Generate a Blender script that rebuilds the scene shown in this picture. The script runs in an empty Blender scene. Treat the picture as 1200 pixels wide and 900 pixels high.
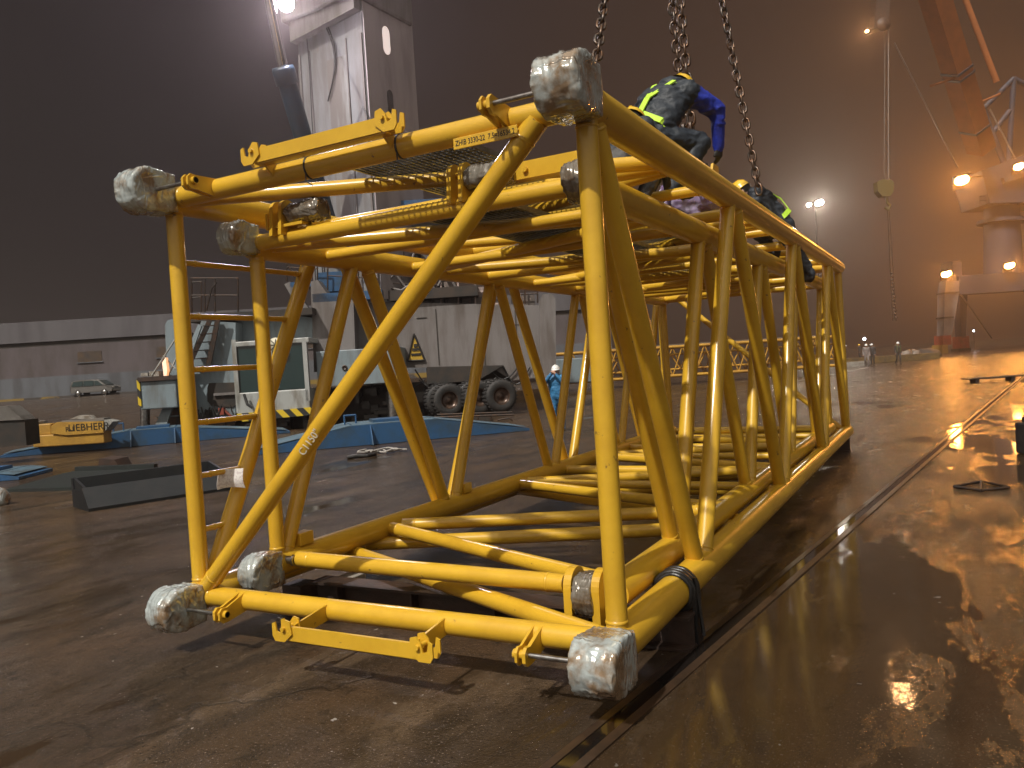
import bpy, bmesh, math, random
import numpy as np
from mathutils import Vector, Matrix, noise
V = Vector
S = bpy.context.scene
COL = S.collection
PI = math.pi
rnd = random.Random(7)

# ------------------------------------------------------------------ camera
CAM = V((4.7258, -3.8646, 1.8106)); FPX = 937.65
yaw, pit, rol = -0.4999, -0.0225, -0.0640
cy, sy, cp, sp, cr, sr = math.cos(yaw), math.sin(yaw), math.cos(pit), math.sin(pit), math.cos(rol), math.sin(rol)
FW = V((sy*cp, cy*cp, sp)); _r = V((cy, -sy, 0)); _u = _r.cross(FW)
RT = _r*cr + _u*sr; UP = _u*cr - _r*sr
EX = V((cy, -sy, 0)); EY = V((sy, cy, 0)); EZ = V((0, 0, 1))      # level frame that looks the way the camera looks
cam = bpy.data.cameras.new('camera'); co = bpy.data.objects.new('camera', cam); COL.objects.link(co)
m3 = Matrix((RT, UP, -FW)).transposed(); co.matrix_world = Matrix.Translation(CAM) @ m3.to_4x4()
cam.sensor_width = 36; cam.lens = FPX/1200*36; cam.clip_start = .05; cam.clip_end = 2000
S.camera = co

# ------------------------------------------------------------------ world, sun, exposure
w = bpy.data.worlds.new('World'); S.world = w; w.use_nodes = True
nt = w.node_tree; nt.nodes.clear()
wo = nt.nodes.new('ShaderNodeOutputWorld'); bg = nt.nodes.new('ShaderNodeBackground')
tc = nt.nodes.new('ShaderNodeTexCoord')
def wramp(vec, stops):
    d = nt.nodes.new('ShaderNodeVectorMath'); d.operation = 'DOT_PRODUCT'; d.inputs[1].default_value = vec; nt.links.new(tc.outputs['Generated'], d.inputs[0])
    m_ = nt.nodes.new('ShaderNodeMapRange'); m_.inputs[1].default_value = -1; m_.inputs[2].default_value = 1; nt.links.new(d.outputs['Value'], m_.inputs[0])
    r_ = nt.nodes.new('ShaderNodeValToRGB'); nt.links.new(m_.outputs[0], r_.inputs[0])
    while len(r_.color_ramp.elements) < len(stops): r_.color_ramp.elements.new(.5)
    for e, (p, c) in zip(r_.color_ramp.elements, stops): e.position = p; e.color = (*c, 1)
    return r_.outputs[0]
# night sky lit by the port: dark mauve ahead, warmer to the right, unseen fill added behind and overhead in place of the yard lights
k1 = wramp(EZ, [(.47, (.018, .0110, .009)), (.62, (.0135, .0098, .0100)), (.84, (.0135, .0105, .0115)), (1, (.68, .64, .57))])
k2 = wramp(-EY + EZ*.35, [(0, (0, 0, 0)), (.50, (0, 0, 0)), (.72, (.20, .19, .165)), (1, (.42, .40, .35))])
k3 = wramp((EX*.62 + EY*.78), [(0, (0, 0, 0)), (.80, (0, 0, 0)), (1, (.040, .016, .003))])
def addc(x, y):
    q = nt.nodes.new('ShaderNodeMix'); q.data_type = 'RGBA'; q.blend_type = 'ADD'; q.inputs[0].default_value = 1; nt.links.new(x, q.inputs[6]); nt.links.new(y, q.inputs[7]); return q.outputs[2]
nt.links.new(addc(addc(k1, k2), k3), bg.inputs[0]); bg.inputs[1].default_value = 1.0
nt.links.new(bg.outputs[0], wo.inputs[0])
sun = bpy.data.lights.new('sun', 'SUN'); so = bpy.data.objects.new('sun', sun); COL.objects.link(so)
sun.energy = 3.5; sun.angle = math.radians(1.0); sun.color = (1, .95, .86)
SUN_DIR = (EX*.46 + EY*.66 - EZ*1.0).normalized()                # the way the light travels
so.rotation_euler = SUN_DIR.to_track_quat('-Z', 'Y').to_euler()
S.view_settings.view_transform = 'Standard'; S.view_settings.look = 'None'
S.view_settings.exposure = 0.28; S.view_settings.gamma = 1
S.render.engine = 'CYCLES'; S.cycles.use_denoising = True
S.cycles.max_bounces = 6; S.cycles.volume_bounces = 0; S.cycles.sample_clamp_indirect = 6
S.cycles.volume_step_rate = 4; S.cycles.caustics_reflective = False; S.cycles.caustics_refractive = False

# ------------------------------------------------------------------ helpers
def at(px, py, D): return CAM + (FW + RT*((px-600)/FPX) - UP*((py-450)/FPX))*D
def gz(p):                                                        # the yard rises gently towards the warehouse
    d = V((p[0], p[1], 0)) - V((CAM.x, CAM.y, 0)); D = d.dot(EY); a = d.dot(EX)
    def ss(e0, e1, x): t = min(1, max(0, (x-e0)/(e1-e0))); return t*t*(3-2*t)
    return 1.5*ss(36, 78, D)*ss(-6, -24, a)
def g(px, py, z=0.0):
    d = FW + RT*((px-600)/FPX) - UP*((py-450)/FPX)
    return CAM + d*((z-CAM.z)/d.z)
def lv(a, b, z): return V((CAM.x, CAM.y, 0)) + EX*a + EY*b + EZ*z  # level camera-aligned frame
def lat(px, py, b):                                               # pixel at level depth b -> (a, z)
    d = FW + RT*((px-600)/FPX) - UP*((py-450)/FPX); t = b/d.dot(EY)
    return d.dot(EX)*t, CAM.z + d.z*t
def link(o, parent=None):
    COL.objects.link(o)
    if parent: o.parent = parent
    return o
def tag(o, label=None, cat=None, group=None, kind=None):
    for k, v in (('label', label), ('category', cat), ('group', group), ('kind', kind)):
        if v: o[k] = v
    return o
def empty(name, loc, label, cat, group=None):
    o = bpy.data.objects.new(name, None); o.location = loc; o.empty_display_size = .2; COL.objects.link(o)
    return tag(o, label, cat, group)

class MB:
    def __init__(s): s.v = []; s.f = []; s.sm = []; s.mi = []
    def add(s, vs, fs, smooth=False, mi=0):
        b = len(s.v); s.v += [V(q) for q in vs]
        for f in fs: s.f.append([b+i for i in f]); s.sm.append(smooth); s.mi.append(mi)
        return s
    def tube(s, p0, p1, r0, r1=None, n=20, caps=True, mi=0):
        p0, p1 = V(p0), V(p1); r1 = r0 if r1 is None else r1
        d = (p1-p0).normalized(); a = d.orthogonal().normalized(); b = d.cross(a)
        vs = []; 
        for p, r in ((p0, r0), (p1, r1)):
            for i in range(n): t = 2*PI*i/n; vs.append(p + a*(r*math.cos(t)) + b*(r*math.sin(t)))
        s.add(vs, [(i, (i+1) % n, n+(i+1) % n, n+i) for i in range(n)], True, mi)
        if caps: s.add(vs[:n], [tuple(range(n))[::-1]], False, mi); s.add(vs[n:], [tuple(range(n))], False, mi)
        return s
    def path(s, pts, r, n=8, mi=0):
        for i in range(len(pts)-1):
            s.tube(pts[i], pts[i+1], r, n=n, mi=mi)
            if 0 < i: s.ball(pts[i], r*1.0, 6, 4, mi)
        return s
    def ball(s, c, r, n=12, m=8, mi=0, sc=(1, 1, 1), R=None):
        c = V(c); vs = []; fs = []
        for j in range(m+1):
            ph = PI*j/m
            for i in range(n):
                t = 2*PI*i/n; q = V((r*sc[0]*math.sin(ph)*math.cos(t), r*sc[1]*math.sin(ph)*math.sin(t), r*sc[2]*math.cos(ph)))
                vs.append(c + (R @ q if R else q))
        for j in range(m):
            for i in range(n): fs.append((j*n+i, (j+1)*n+i, (j+1)*n+(i+1) % n, j*n+(i+1) % n))
        return s.add(vs, fs, True, mi)
    def box(s, c, size, ax=None, mi=0, bev=0.0):
        c = V(c); X, Y, Z = ax or (V((1, 0, 0)), V((0, 1, 0)), V((0, 0, 1))); h = [q/2 for q in size]
        if bev <= 0:
            vs = [c + X*(i*h[0]) + Y*(j*h[1]) + Z*(k*h[2]) for k in (-1, 1) for j in (-1, 1) for i in (-1, 1)]
            return s.add(vs, [(0, 2, 3, 1), (4, 5, 7, 6), (0, 1, 5, 4), (2, 6, 7, 3), (0, 4, 6, 2), (1, 3, 7, 5)], False, mi)
        bm = bmesh.new(); bmesh.ops.create_cube(bm, size=1)
        for v in bm.verts: v.co = V((v.co.x*size[0], v.co.y*size[1], v.co.z*size[2]))
        bmesh.ops.bevel(bm, geom=bm.edges[:], offset=bev, segments=2, affect='EDGES', profile=.5)
        bm.verts.index_update()
        s.add([c + X*v.co.x + Y*v.co.y + Z*v.co.z for v in bm.verts], [[v.index for v in f.verts] for f in bm.faces], False, mi)
        bm.free(); return s
    def prism(s, poly, d, mi=0):                                  # 3-D outline pushed along the vector d
        n = len(poly); vs = [V(p) for p in poly] + [V(p)+V(d) for p in poly]
        return s.add(vs, [tuple(range(n))[::-1], tuple(range(n, 2*n))] + [(i, (i+1) % n, n+(i+1) % n, n+i) for i in range(n)], False, mi)
    def lathe(s, c, axis, prof, n=24, mi=0):                      # prof: (distance along axis, radius)
        c = V(c); d = V(axis).normalized(); a = d.orthogonal().normalized(); b = d.cross(a); vs = []; fs = []
        for h, r in prof:
            for i in range(n): t = 2*PI*i/n; vs.append(c + d*h + a*(r*math.cos(t)) + b*(r*math.sin(t)))
        for j in range(len(prof)-1):
            for i in range(n): fs.append((j*n+i, j*n+(i+1) % n, (j+1)*n+(i+1) % n, (j+1)*n+i))
        return s.add(vs, fs, True, mi)
    def build(s, name, mats, parent=None):
        me = bpy.data.meshes.new(name); me.from_pydata([tuple(q) for q in s.v], [], s.f)
        for q in (mats if isinstance(mats, (list, tuple)) else [mats]): me.materials.append(q)
        me.polygons.foreach_set('use_smooth', s.sm); me.polygons.foreach_set('material_index', s.mi)
        me.update(); bm = bmesh.new(); bm.from_mesh(me); bmesh.ops.recalc_face_normals(bm, faces=bm.faces); bm.to_mesh(me); bm.free()
        o = bpy.data.objects.new(name, me)
        if parent:
            L = parent
            off = V((0, 0, 0))
            while L: off += L.location; L = L.parent
            me.transform(Matrix.Translation(-off))
        else:
            lo = V((min(q.x for q in s.v), min(q.y for q in s.v), min(q.z for q in s.v))); hi = V((max(q.x for q in s.v), max(q.y for q in s.v), max(q.z for q in s.v)))
            base = V(((lo.x+hi.x)/2, (lo.y+hi.y)/2, lo.z)); me.transform(Matrix.Translation(-base)); o.location = base
        return link(o, parent)

def mat(name, c, rough=.5, metal=0, c2=None, sc=3.0, lo=.4, hi=.65, bump=0, bsc=30, coat=0, detail=6, spots=None, ro2=None, streak=0):
    m = bpy.data.materials.new(name); m.use_nodes = True; t = m.node_tree; b = t.nodes['Principled BSDF']
    b.inputs['Base Color'].default_value = (*c, 1); b.inputs['Roughness'].default_value = rough; b.inputs['Metallic'].default_value = metal
    b.inputs['Coat Weight'].default_value = coat; b.inputs['Coat Roughness'].default_value = .12
    tcn = t.nodes.new('ShaderNodeNewGeometry')
    def nz(scale, det=detail):
        q = t.nodes.new('ShaderNodeTexNoise'); q.inputs['Scale'].default_value = scale; q.inputs['Detail'].default_value = det
        src = tcn.outputs['Position']
        if streak:
            mp = t.nodes.new('ShaderNodeMapping'); mp.inputs['Scale'].default_value = (1, 1, streak); t.links.new(src, mp.inputs[0]); src = mp.outputs[0]
        q.inputs['Roughness'].default_value = .62; t.links.new(src, q.inputs['Vector']); return q
    def ramp(q, l, h):
        a = t.nodes.new('ShaderNodeMapRange'); a.inputs[1].default_value = l; a.inputs[2].default_value = h; t.links.new(q.outputs[0], a.inputs[0]); return a
    last = None
    if c2:
        a = ramp(nz(sc), lo, hi); x = t.nodes.new('ShaderNodeMix'); x.data_type = 'RGBA'
        x.inputs[6].default_value = (*c, 1); x.inputs[7].default_value = (*c2, 1); t.links.new(a.outputs[0], x.inputs[0]); last = x.outputs[2]
        if ro2 is not None:
            y = t.nodes.new('ShaderNodeMix'); y.inputs[2].default_value = rough; y.inputs[3].default_value = ro2
            t.links.new(a.outputs[0], y.inputs[0]); t.links.new(y.outputs[0], b.inputs['Roughness'])
    if spots:
        a = ramp(nz(spots[0], 3), spots[1], spots[1]+.05); x = t.nodes.new('ShaderNodeMix'); x.data_type = 'RGBA'
        x.inputs[7].default_value = (*spots[2], 1); t.links.new(a.outputs[0], x.inputs[0])
        if last: t.links.new(last, x.inputs[6])
        else: x.inputs[6].default_value = (*c, 1)
        last = x.outputs[2]
    if last: t.links.new(last, b.inputs['Base Color'])
    if bump:
        q = nz(bsc, 4); bn = t.nodes.new('ShaderNodeBump'); bn.inputs['Strength'].default_value = bump; bn.inputs['Distance'].default_value = .02
        t.links.new(q.outputs[0], bn.inputs['Height']); t.links.new(bn.outputs[0], b.inputs['Normal'])
    return m
def emit(name, c, s):
    m = bpy.data.materials.new(name); m.use_nodes = True; b = m.node_tree.nodes['Principled BSDF']
    b.inputs['Base Color'].default_value = (0.8, .8, .8, 1); b.inputs['Emission Color'].default_value = (*c, 1); b.inputs['Emission Strength'].default_value = s
    return m
def stripes(name, c1, c2, sc, dirv):                              # painted hazard stripes
    m = bpy.data.materials.new(name); m.use_nodes = True; t = m.node_tree; b = t.nodes['Principled BSDF']; b.inputs['Roughness'].default_value = .5
    gn = t.nodes.new('ShaderNodeNewGeometry'); dp = t.nodes.new('ShaderNodeVectorMath'); dp.operation = 'DOT_PRODUCT'; dp.inputs[1].default_value = dirv*sc
    fr = t.nodes.new('ShaderNodeMath'); fr.operation = 'FRACT'; gt = t.nodes.new('ShaderNodeMath'); gt.operation = 'GREATER_THAN'; gt.inputs[1].default_value = .5
    x = t.nodes.new('ShaderNodeMix'); x.data_type = 'RGBA'; x.inputs[6].default_value = (*c1, 1); x.inputs[7].default_value = (*c2, 1)
    t.links.new(gn.outputs['Position'], dp.inputs[0]); t.links.new(dp.outputs['Value'], fr.inputs[0]); t.links.new(fr.outputs[0], gt.inputs[0]); t.links.new(gt.outputs[0], x.inputs[0]); t.links.new(x.outputs[2], b.inputs['Base Color'])
    return m

YEL = mat('yellow_paint', (.65, .390, .028), .30, c2=(.55, .315, .022), sc=2.6, lo=.40, hi=.68, coat=.3, spots=(15, .69, (.22, .12, .03)), bump=.02, bsc=45)
YELF = mat('yellow_paint_far', (.50, .27, .03), .4, c2=(.35, .17, .03), sc=1.5)
def film(name, c1, c2, mixlo, mixhi):
    m = mat(name, c1, .2, c2=c2, sc=6, lo=mixlo, hi=mixhi, coat=.9, detail=5); t = m.node_tree; b = t.nodes['Principled BSDF']; b.inputs['Coat Roughness'].default_value = .06
    g_ = t.nodes.new('ShaderNodeNewGeometry'); mp = t.nodes.new('ShaderNodeMapping'); mp.inputs['Scale'].default_value = (5, 20, 11); mp.inputs['Rotation'].default_value = (.5, .3, .2); t.links.new(g_.outputs['Position'], mp.inputs[0])
    q = t.nodes.new('ShaderNodeTexNoise'); q.noise_type = 'RIDGED_MULTIFRACTAL'; q.inputs['Scale'].default_value = 1.1; q.inputs['Detail'].default_value = 4; q.inputs['Distortion'].default_value = .8; t.links.new(mp.outputs[0], q.inputs['Vector'])
    bn = t.nodes.new('ShaderNodeBump'); bn.inputs['Strength'].default_value = .8; bn.inputs['Distance'].default_value = .02; t.links.new(q.outputs[0], bn.inputs['Height']); t.links.new(bn.outputs[0], b.inputs['Normal']); t.links.new(bn.outputs[0], b.inputs['Coat Normal']); b.inputs['Metallic'].default_value = .25
    return m
WRAP = film('stretch_film', (.44, .49, .49), (.26, .18, .11), .44, .60)
WRAPD = film('dirty_film', (.20, .18, .15), (.10, .065, .035), .42, .62)
STEEL = mat('bare_steel', (.45, .45, .44), .3, metal=1, c2=(.25, .22, .2), sc=12)
DSTEEL = mat('dark_steel', (.045, .04, .037), .4, metal=.6, c2=(.09, .05, .03), sc=7, bump=.2)
GALV = mat('grating_steel', (.30, .30, .30), .34, metal=.8, c2=(.16, .15, .14), sc=6)
CHAIN = mat('chain_steel', (.10, .085, .075), .38, metal=.8, c2=(.14, .07, .035), sc=14)
RUST = mat('rusty_beam', (.055, .03, .02), .5, c2=(.028, .02, .017), sc=4, bump=.3)
RUBBER = mat('black_rubber', (.014, .014, .015), .35, c2=(.03, .028, .026), sc=5, bump=.3, bsc=12)
WOOD = mat('pale_block', (.33, .31, .28), .8, c2=(.16, .13, .1), sc=6, bump=.3)
GREY = mat('grimy_grey_paint', (.20, .205, .21), .5, c2=(.14, .13, .125), sc=1.6, lo=.46, hi=.66, streak=.14, spots=(2.6, .66, (.14, .11, .09)), bump=.05, bsc=8)
GREYP = mat('pinkish_grey_paint', (.17, .155, .15), .55, c2=(.11, .092, .082), sc=2.2, lo=.45, hi=.64, streak=.16, bump=.05, bsc=8)
PALE = mat('pale_blue_grey_paint', (.19, .235, .26), .45, c2=(.12, .12, .115), sc=2.2, lo=.48, hi=.66, streak=.2, bump=.04, bsc=8)
WHITEP = mat('white_paint', (.34, .35, .34), .4, c2=(.19, .175, .15), sc=2.4, lo=.48, hi=.68, streak=.25)
NAVYP = mat('dark_blue_paint', (.022, .05, .085), .35, c2=(.04, .05, .06), sc=2)
BLUE = mat('blue_paint', (.026, .085, .19), .4, c2=(.035, .065, .10), sc=1.6, lo=.45, hi=.65, bump=.1, bsc=9)
BLUEL = mat('worn_blue_top', (.10, .17, .23), .4, c2=(.07, .09, .10), sc=2, bump=.1)
DARK = mat('dark_underside', (.02, .018, .016), .7, c2=(.045, .03, .02), sc=2)
GLASS = mat('dark_cab_glass', (.012, .03, .03), .08, coat=.5)
HAZ = stripes('hazard_stripes', (.6, .42, .02), (.02, .02, .02), 2.6, (EX*.75 + EZ*.66).normalized())
REDP = mat('red_paint', (.30, .05, .03), .5, c2=(.18, .05, .03), sc=2)
ORAP = mat('orange_paint', (.34, .10, .02), .85, c2=(.26, .08, .02), sc=.8)
TYRE = mat('tyre', (.018, .018, .018), .7, c2=(.035, .03, .027), sc=9, bump=.5, bsc=14)
WALLU = mat('parapet_cladding', (.115, .107, .115), .7, c2=(.085, .077, .085), sc=.8, streak=.12)
WALLM = mat('stained_wall', (.115, .095, .10), .8, c2=(.075, .06, .055), sc=.6, lo=.4, hi=.64, streak=.25)
WALLB = mat('pale_wall_base', (.13, .138, .155), .8, c2=(.085, .085, .092), sc=.7, lo=.45, hi=.64, streak=.2)
BLACKT = mat('black_wet_steel', (.008, .010, .012), .45, c2=(.014, .014, .015), sc=3, bump=.25, bsc=9)
GREENT = mat('dark_green_steel', (.018, .023, .021), .45, c2=(.018, .02, .02), sc=2, bump=.3, bsc=9)
PAPER = mat('wet_paper', (.72, .70, .68), .6, c2=(.55, .5, .5), sc=60, lo=.5, hi=.55)
INK = mat('black_ink', (.015, .012, .008), .6)
CHALK = mat('white_chalk', (.75, .72, .62), .8)

# ------------------------------------------------------------------ ground
def ground():
    n = 150; vs = []; fs = []
    def cc(i): t = (i/n)*2-1; return math.copysign(abs(t)**2.6, t)*420
    for j in range(n+1):
        for i in range(n+1):
            x, y = cc(i), cc(j)+20; vs.append((x, y, gz((x, y))))
    for j in range(n):
        for i in range(n): a = j*(n+1)+i; fs.append((a, a+1, a+n+2, a+n+1))
    b = MB(); b.add(vs, fs, True)
    m = bpy.data.materials.new('wet_yard'); m.use_nodes = True; t = m.node_tree; bs = t.nodes['Principled BSDF']
    N = t.nodes.new; LK = t.links.new
    geo = N('ShaderNodeNewGeometry'); P = geo.outputs['Position']
    def nz(sc, det=6, ro=.6, vec=P, dist=0):
        q = N('ShaderNodeTexNoise'); q.inputs['Scale'].default_value = sc; q.inputs['Detail'].default_value = det; q.inputs['Roughness'].default_value = ro
        q.inputs['Distortion'].default_value = dist; LK(vec, q.inputs['Vector']); return q.outputs[0]
    def mr(x, a, b_, c=0, d=1):
        q = N('ShaderNodeMapRange'); q.inputs[1].default_value = a; q.inputs[2].default_value = b_; q.inputs[3].default_value = c; q.inputs[4].default_value = d; LK(x, q.inputs[0]); return q.outputs[0]
    def mth(op, x, y):
        q = N('ShaderNodeMath'); q.operation = op
        for k, z in enumerate((x, y)):
            if isinstance(z, (int, float)): q.inputs[k].default_value = z
            else: LK(z, q.inputs[k])
        return q.outputs[0]
    def mixc(f, a, b_):
        q = N('ShaderNodeMix'); q.data_type = 'RGBA'
        LK(f, q.inputs[0])
        for k, z in ((6, a), (7, b_)):
            if isinstance(z, tuple): q.inputs[k].default_value = (*z, 1)
            else: LK(z, q.inputs[k])
        return q.outputs[2]
    sp_ = N('ShaderNodeSeparateXYZ'); LK(P, sp_.inputs[0])
    # how far to the right of the crane rail (the rail drains into a long puddle)
    s = mth('SUBTRACT', mth('MULTIPLY', mth('SUBTRACT', sp_.outputs[0], 3.25), .992), mth('MULTIPLY', mth('ADD', sp_.outputs[1], .59), .127))
    mp = N('ShaderNodeMapping'); mp.inputs['Rotation'].default_value = (0, 0, math.radians(-7)); mp.inputs['Scale'].default_value = (1, .38, 1); LK(P, mp.inputs['Vector']); M_ = mp.outputs[0]
    big = nz(.40, 9, .62, M_, .35)
    side = mr(s, -1.4, .7, -.005, .135)
    far = mr(sp_.outputs[1], 10, 30, 0, -.03)
    lvl = mth('ADD', mth('ADD', big, side), far)
    lvl = mth('ADD', lvl, mth('MULTIPLY', mth('SUBTRACT', nz(1.5, 9, .74, M_), .5), .42))
    mp2 = N('ShaderNodeMapping'); mp2.inputs['Location'].default_value = (7.3, 2.1, 0); mp2.inputs['Rotation'].default_value = (0, 0, math.radians(-7)); mp2.inputs['Scale'].default_value = (1, .3, 1); LK(P, mp2.inputs['Vector'])
    isl = mr(nz(.95, 10, .70, mp2.outputs[0], .5), .50, .60)               # silted shallows in the long puddle
    lvl = mth('SUBTRACT', lvl, mth('MULTIPLY', isl, .135))
    pud = mr(lvl, .56, .63)                                             # 1 = standing water
    damp = mr(lvl, .47, .58)                                              # wet margin round the puddles
    col = mixc(mr(nz(.55, 8, .68), .36, .64), (.088, .050, .024), (.050, .034, .022))
    col = mixc(mr(nz(2.3, 8, .7, M_), .47, .66), col, (.030, .020, .012))
    col = mixc(mr(nz(1.3, 7, .65, M_), .55, .66), col, (.105, .070, .042))
    col = mixc(mr(nz(7, 6, .75), .54, .68), col, (.026, .018, .012))
    col = mixc(mr(nz(75, 2, .5), .63, .68), col, (.17, .13, .10))         # pale grit
    col = mixc(mr(nz(52, 2, .5), .62, .70), col, (.014, .010, .008))      # dark grit
    col = mixc(mr(nz(11, 2, .5), .735, .75), col, (.30, .27, .24))        # scattered pale pebbles and litter
    col = mixc(mth('MULTIPLY', damp, .55), col, (.030, .019, .010))
    col = mixc(mth('MULTIPLY', pud, .30), col, (.020, .012, .006))
    # slab joints and cracks
    v1 = N('ShaderNodeTexVoronoi'); v1.feature = 'DISTANCE_TO_EDGE'; v1.inputs['Scale'].default_value = .28
    dv_ = N('ShaderNodeVectorMath'); dv_.operation = 'ADD'; dn = N('ShaderNodeTexNoise'); dn.inputs['Scale'].default_value = 1.6; dn.inputs['Detail'].default_value = 6
    LK(P, dn.inputs['Vector']); LK(P, dv_.inputs[0]); LK(dn.outputs['Color'], dv_.inputs[1]); LK(dv_.outputs[0], v1.inputs['Vector'])
    crack = mth('MULTIPLY', mr(v1.outputs['Distance'], .0, .006, 1, 0), mr(nz(.5, 3), .50, .56))
    col = mixc(mth('MULTIPLY', crack, .5), col, (.010, .008, .006))
    LK(col, bs.inputs['Base Color'])
    ro = mr(nz(1.4, 8, .7, M_), .34, .66, .08, .30)
    ro = mth('SUBTRACT', ro, mth('MULTIPLY', damp, .06))
    q = N('ShaderNodeMix'); LK(pud, q.inputs[0]); LK(ro, q.inputs[2]); q.inputs[3].default_value = .05; LK(q.outputs[0], bs.inputs['Roughness'])
    bs.inputs['Specular IOR Level'].default_value = .42
    hgt0 = mth('ADD', mth('ADD', mth('MULTIPLY', nz(24, 6, .75), .6), mth('MULTIPLY', nz(4.5, 5, .65), .7)), mth('MULTIPLY', nz(110, 2, .6), .34))
    hgt = mth('SUBTRACT', hgt0, mth('MULTIPLY', crack, .4))
    b1 = N('ShaderNodeBump'); b1.inputs['Distance'].default_value = .020; LK(hgt, b1.inputs['Height'])
    LK(mr(pud, 0, 1, 1.0, .02), b1.inputs['Strength'])
    b2 = N('ShaderNodeBump'); b2.inputs['Distance'].default_value = .006; b2.inputs['Strength'].default_value = .12; LK(nz(5.5, 5, .7), b2.inputs['Height']); LK(b1.outputs[0], b2.inputs['Normal'])
    LK(b2.outputs[0], bs.inputs['Normal'])
    o = b.build('ground', m); tag(o, kind='structure')
ground()

def emb_rail():
    root = empty('crane_rail', (3.2, -.6, 0), 'pair of steel crane rail strips sunk flush in the wet yard right of the boom', 'rail')
    A, B = V((3.02, -3.4, 0)), V((11.6, 66, 0)); d = (B-A).normalized(); n = V((d.y, -d.x, 0))
    A2 = g(690, 890); A2.z = 0; B2 = g(1183, 457); B2.z = 0; d = (B2-A2).normalized(); n = V((d.y, -d.x, 0)); A = A2 - d*3; B = B2 + d*35
    L = (B-A).length; mid = (A+B)/2
    ax = (n, d, EZ)
    MB().box(mid + EZ*.004, (.055, L, .012), ax).build('rail_head', mat('wet_rail', (.13, .08, .05), .38, metal=.7, c2=(.09, .06, .04), sc=9), root)
    MB().box(mid + n*-.13 + EZ*.003, (.045, L, .009), ax).build('guard_strip', mat('wet_strip', (.10, .065, .045), .3, metal=.6, c2=(.05, .035, .03), sc=5), root)
    MB().box(mid + n*-.065 + EZ*.0015, (.08, L, .004), ax).build('flange_groove', mat('groove_water', (.010, .008, .007), .08), root)
emb_rail()

# ------------------------------------------------------------------ the two nested lattice boom sections
W, L1, A1, Z0, Z1 = 3.1485, 10.91, 1.577, .33, 3.13
def tubeobj(name, p0, p1, r, parent, m=YEL, n=20, r1=None):
    b = MB(); b.tube(p0, p1, r, r1, n)
    if m is YEL and r < .09:
        p0, p1 = V(p0), V(p1); d = (p1-p0).normalized()
        for p, e in ((p0, d), (p1, -d)): b.lathe(p + e*.118, e, [(-.010, r), (-.006, r+.004), (.004, r+.004), (.009, r)], n)
    return b.build(name, m, parent)
def lug_mesh(c, wx, hz, ly, seed):
    # rounded connector block wrapped in film: stadium profile in the YZ plane, nose towards -Y
    b = MB(); prof = []
    R = hz/2
    for i in range(15): t = PI/2 + PI*i/14; prof.append((-ly+R + R*math.cos(t), R*math.sin(t)))
    for i in range(1, 7): prof.append((-ly+R + (ly-R)*i/6, -R*(1-.12*i/6)))
    for i in range(0, 7): prof.append(((0) - (ly-R)*i/6*.98, R*(1-.12*(6-i)/6)))
    q = []
    for i in range(len(prof)):                                     # finer outline
        u, v = prof[i], prof[(i+1) % len(prof)]; q += [u, ((u[0]+v[0])/2, (u[1]+v[1])/2)]
    prof = q; n = len(prof)
    rows = [(-.5, .70), (-.498, .80), (-.49, .90), (-.47, .965)] + [(-.45+.9*i/22, 1.0) for i in range(23)] + [(.47, .965), (.49, .90), (.498, .80), (.5, .70)]
    vs = []; my = -ly/2
    for (u, s) in rows:
        for (y, z) in prof:
            p = V((u*wx, my + (y-my)*s, z*s)); sd = V((seed, seed*.7, 0)); q = noise.noise_vector(p*9 + sd)
            w1 = 1-abs(noise.noise(V((p.x*30, p.y*7+p.x*6, p.z*9)) + sd))*2.2; w2 = 1-abs(noise.noise(V((p.x*10+p.z*8, p.y*26, p.z*24)) + sd*2))*2.2
            rad = V((0, p.y-my, p.z)); rad = rad.normalized() if rad.length > 1e-6 else V((1, 0, 0))
            vs.append(V(c) + p + q*.010 + rad*(.0075*max(0, w1)**2 + .006*max(0, w2)**2) + V((1, 0, 0))*(.006*w2*(1 if u > 0 else -1) if abs(u) > .46 else 0))
    fs = []
    for j in range(len(rows)-1):
        for i in range(n): fs.append((j*n+i, j*n+(i+1) % n, (j+1)*n+(i+1) % n, (j+1)*n+i))
    b.add(vs, fs, True); b.add(vs[:n], [tuple(range(n))[::-1]]); b.add(vs[-n:], [tuple(range(n))])
    return b
def grating(x0, x1, y0, y1, z, parent):
    b = MB(); h = .035; n = max(2, round((x1-x0)/.045))
    for i in range(n+1): x = x0 + (x1-x0)*i/n; b.box(((x), (y0+y1)/2, z), (.008 if 0 < i < n else .02, y1-y0, h))
    k = max(2, round((y1-y0)/.052))
    for j in range(k+1): y = y0 + (y1-y0)*j/k; b.box(((x0+x1)/2, y, z-.004), (x1-x0, .020 if j % 5 else .034, .012))
    return b.build('grating_panel', GALV, parent)
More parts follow.
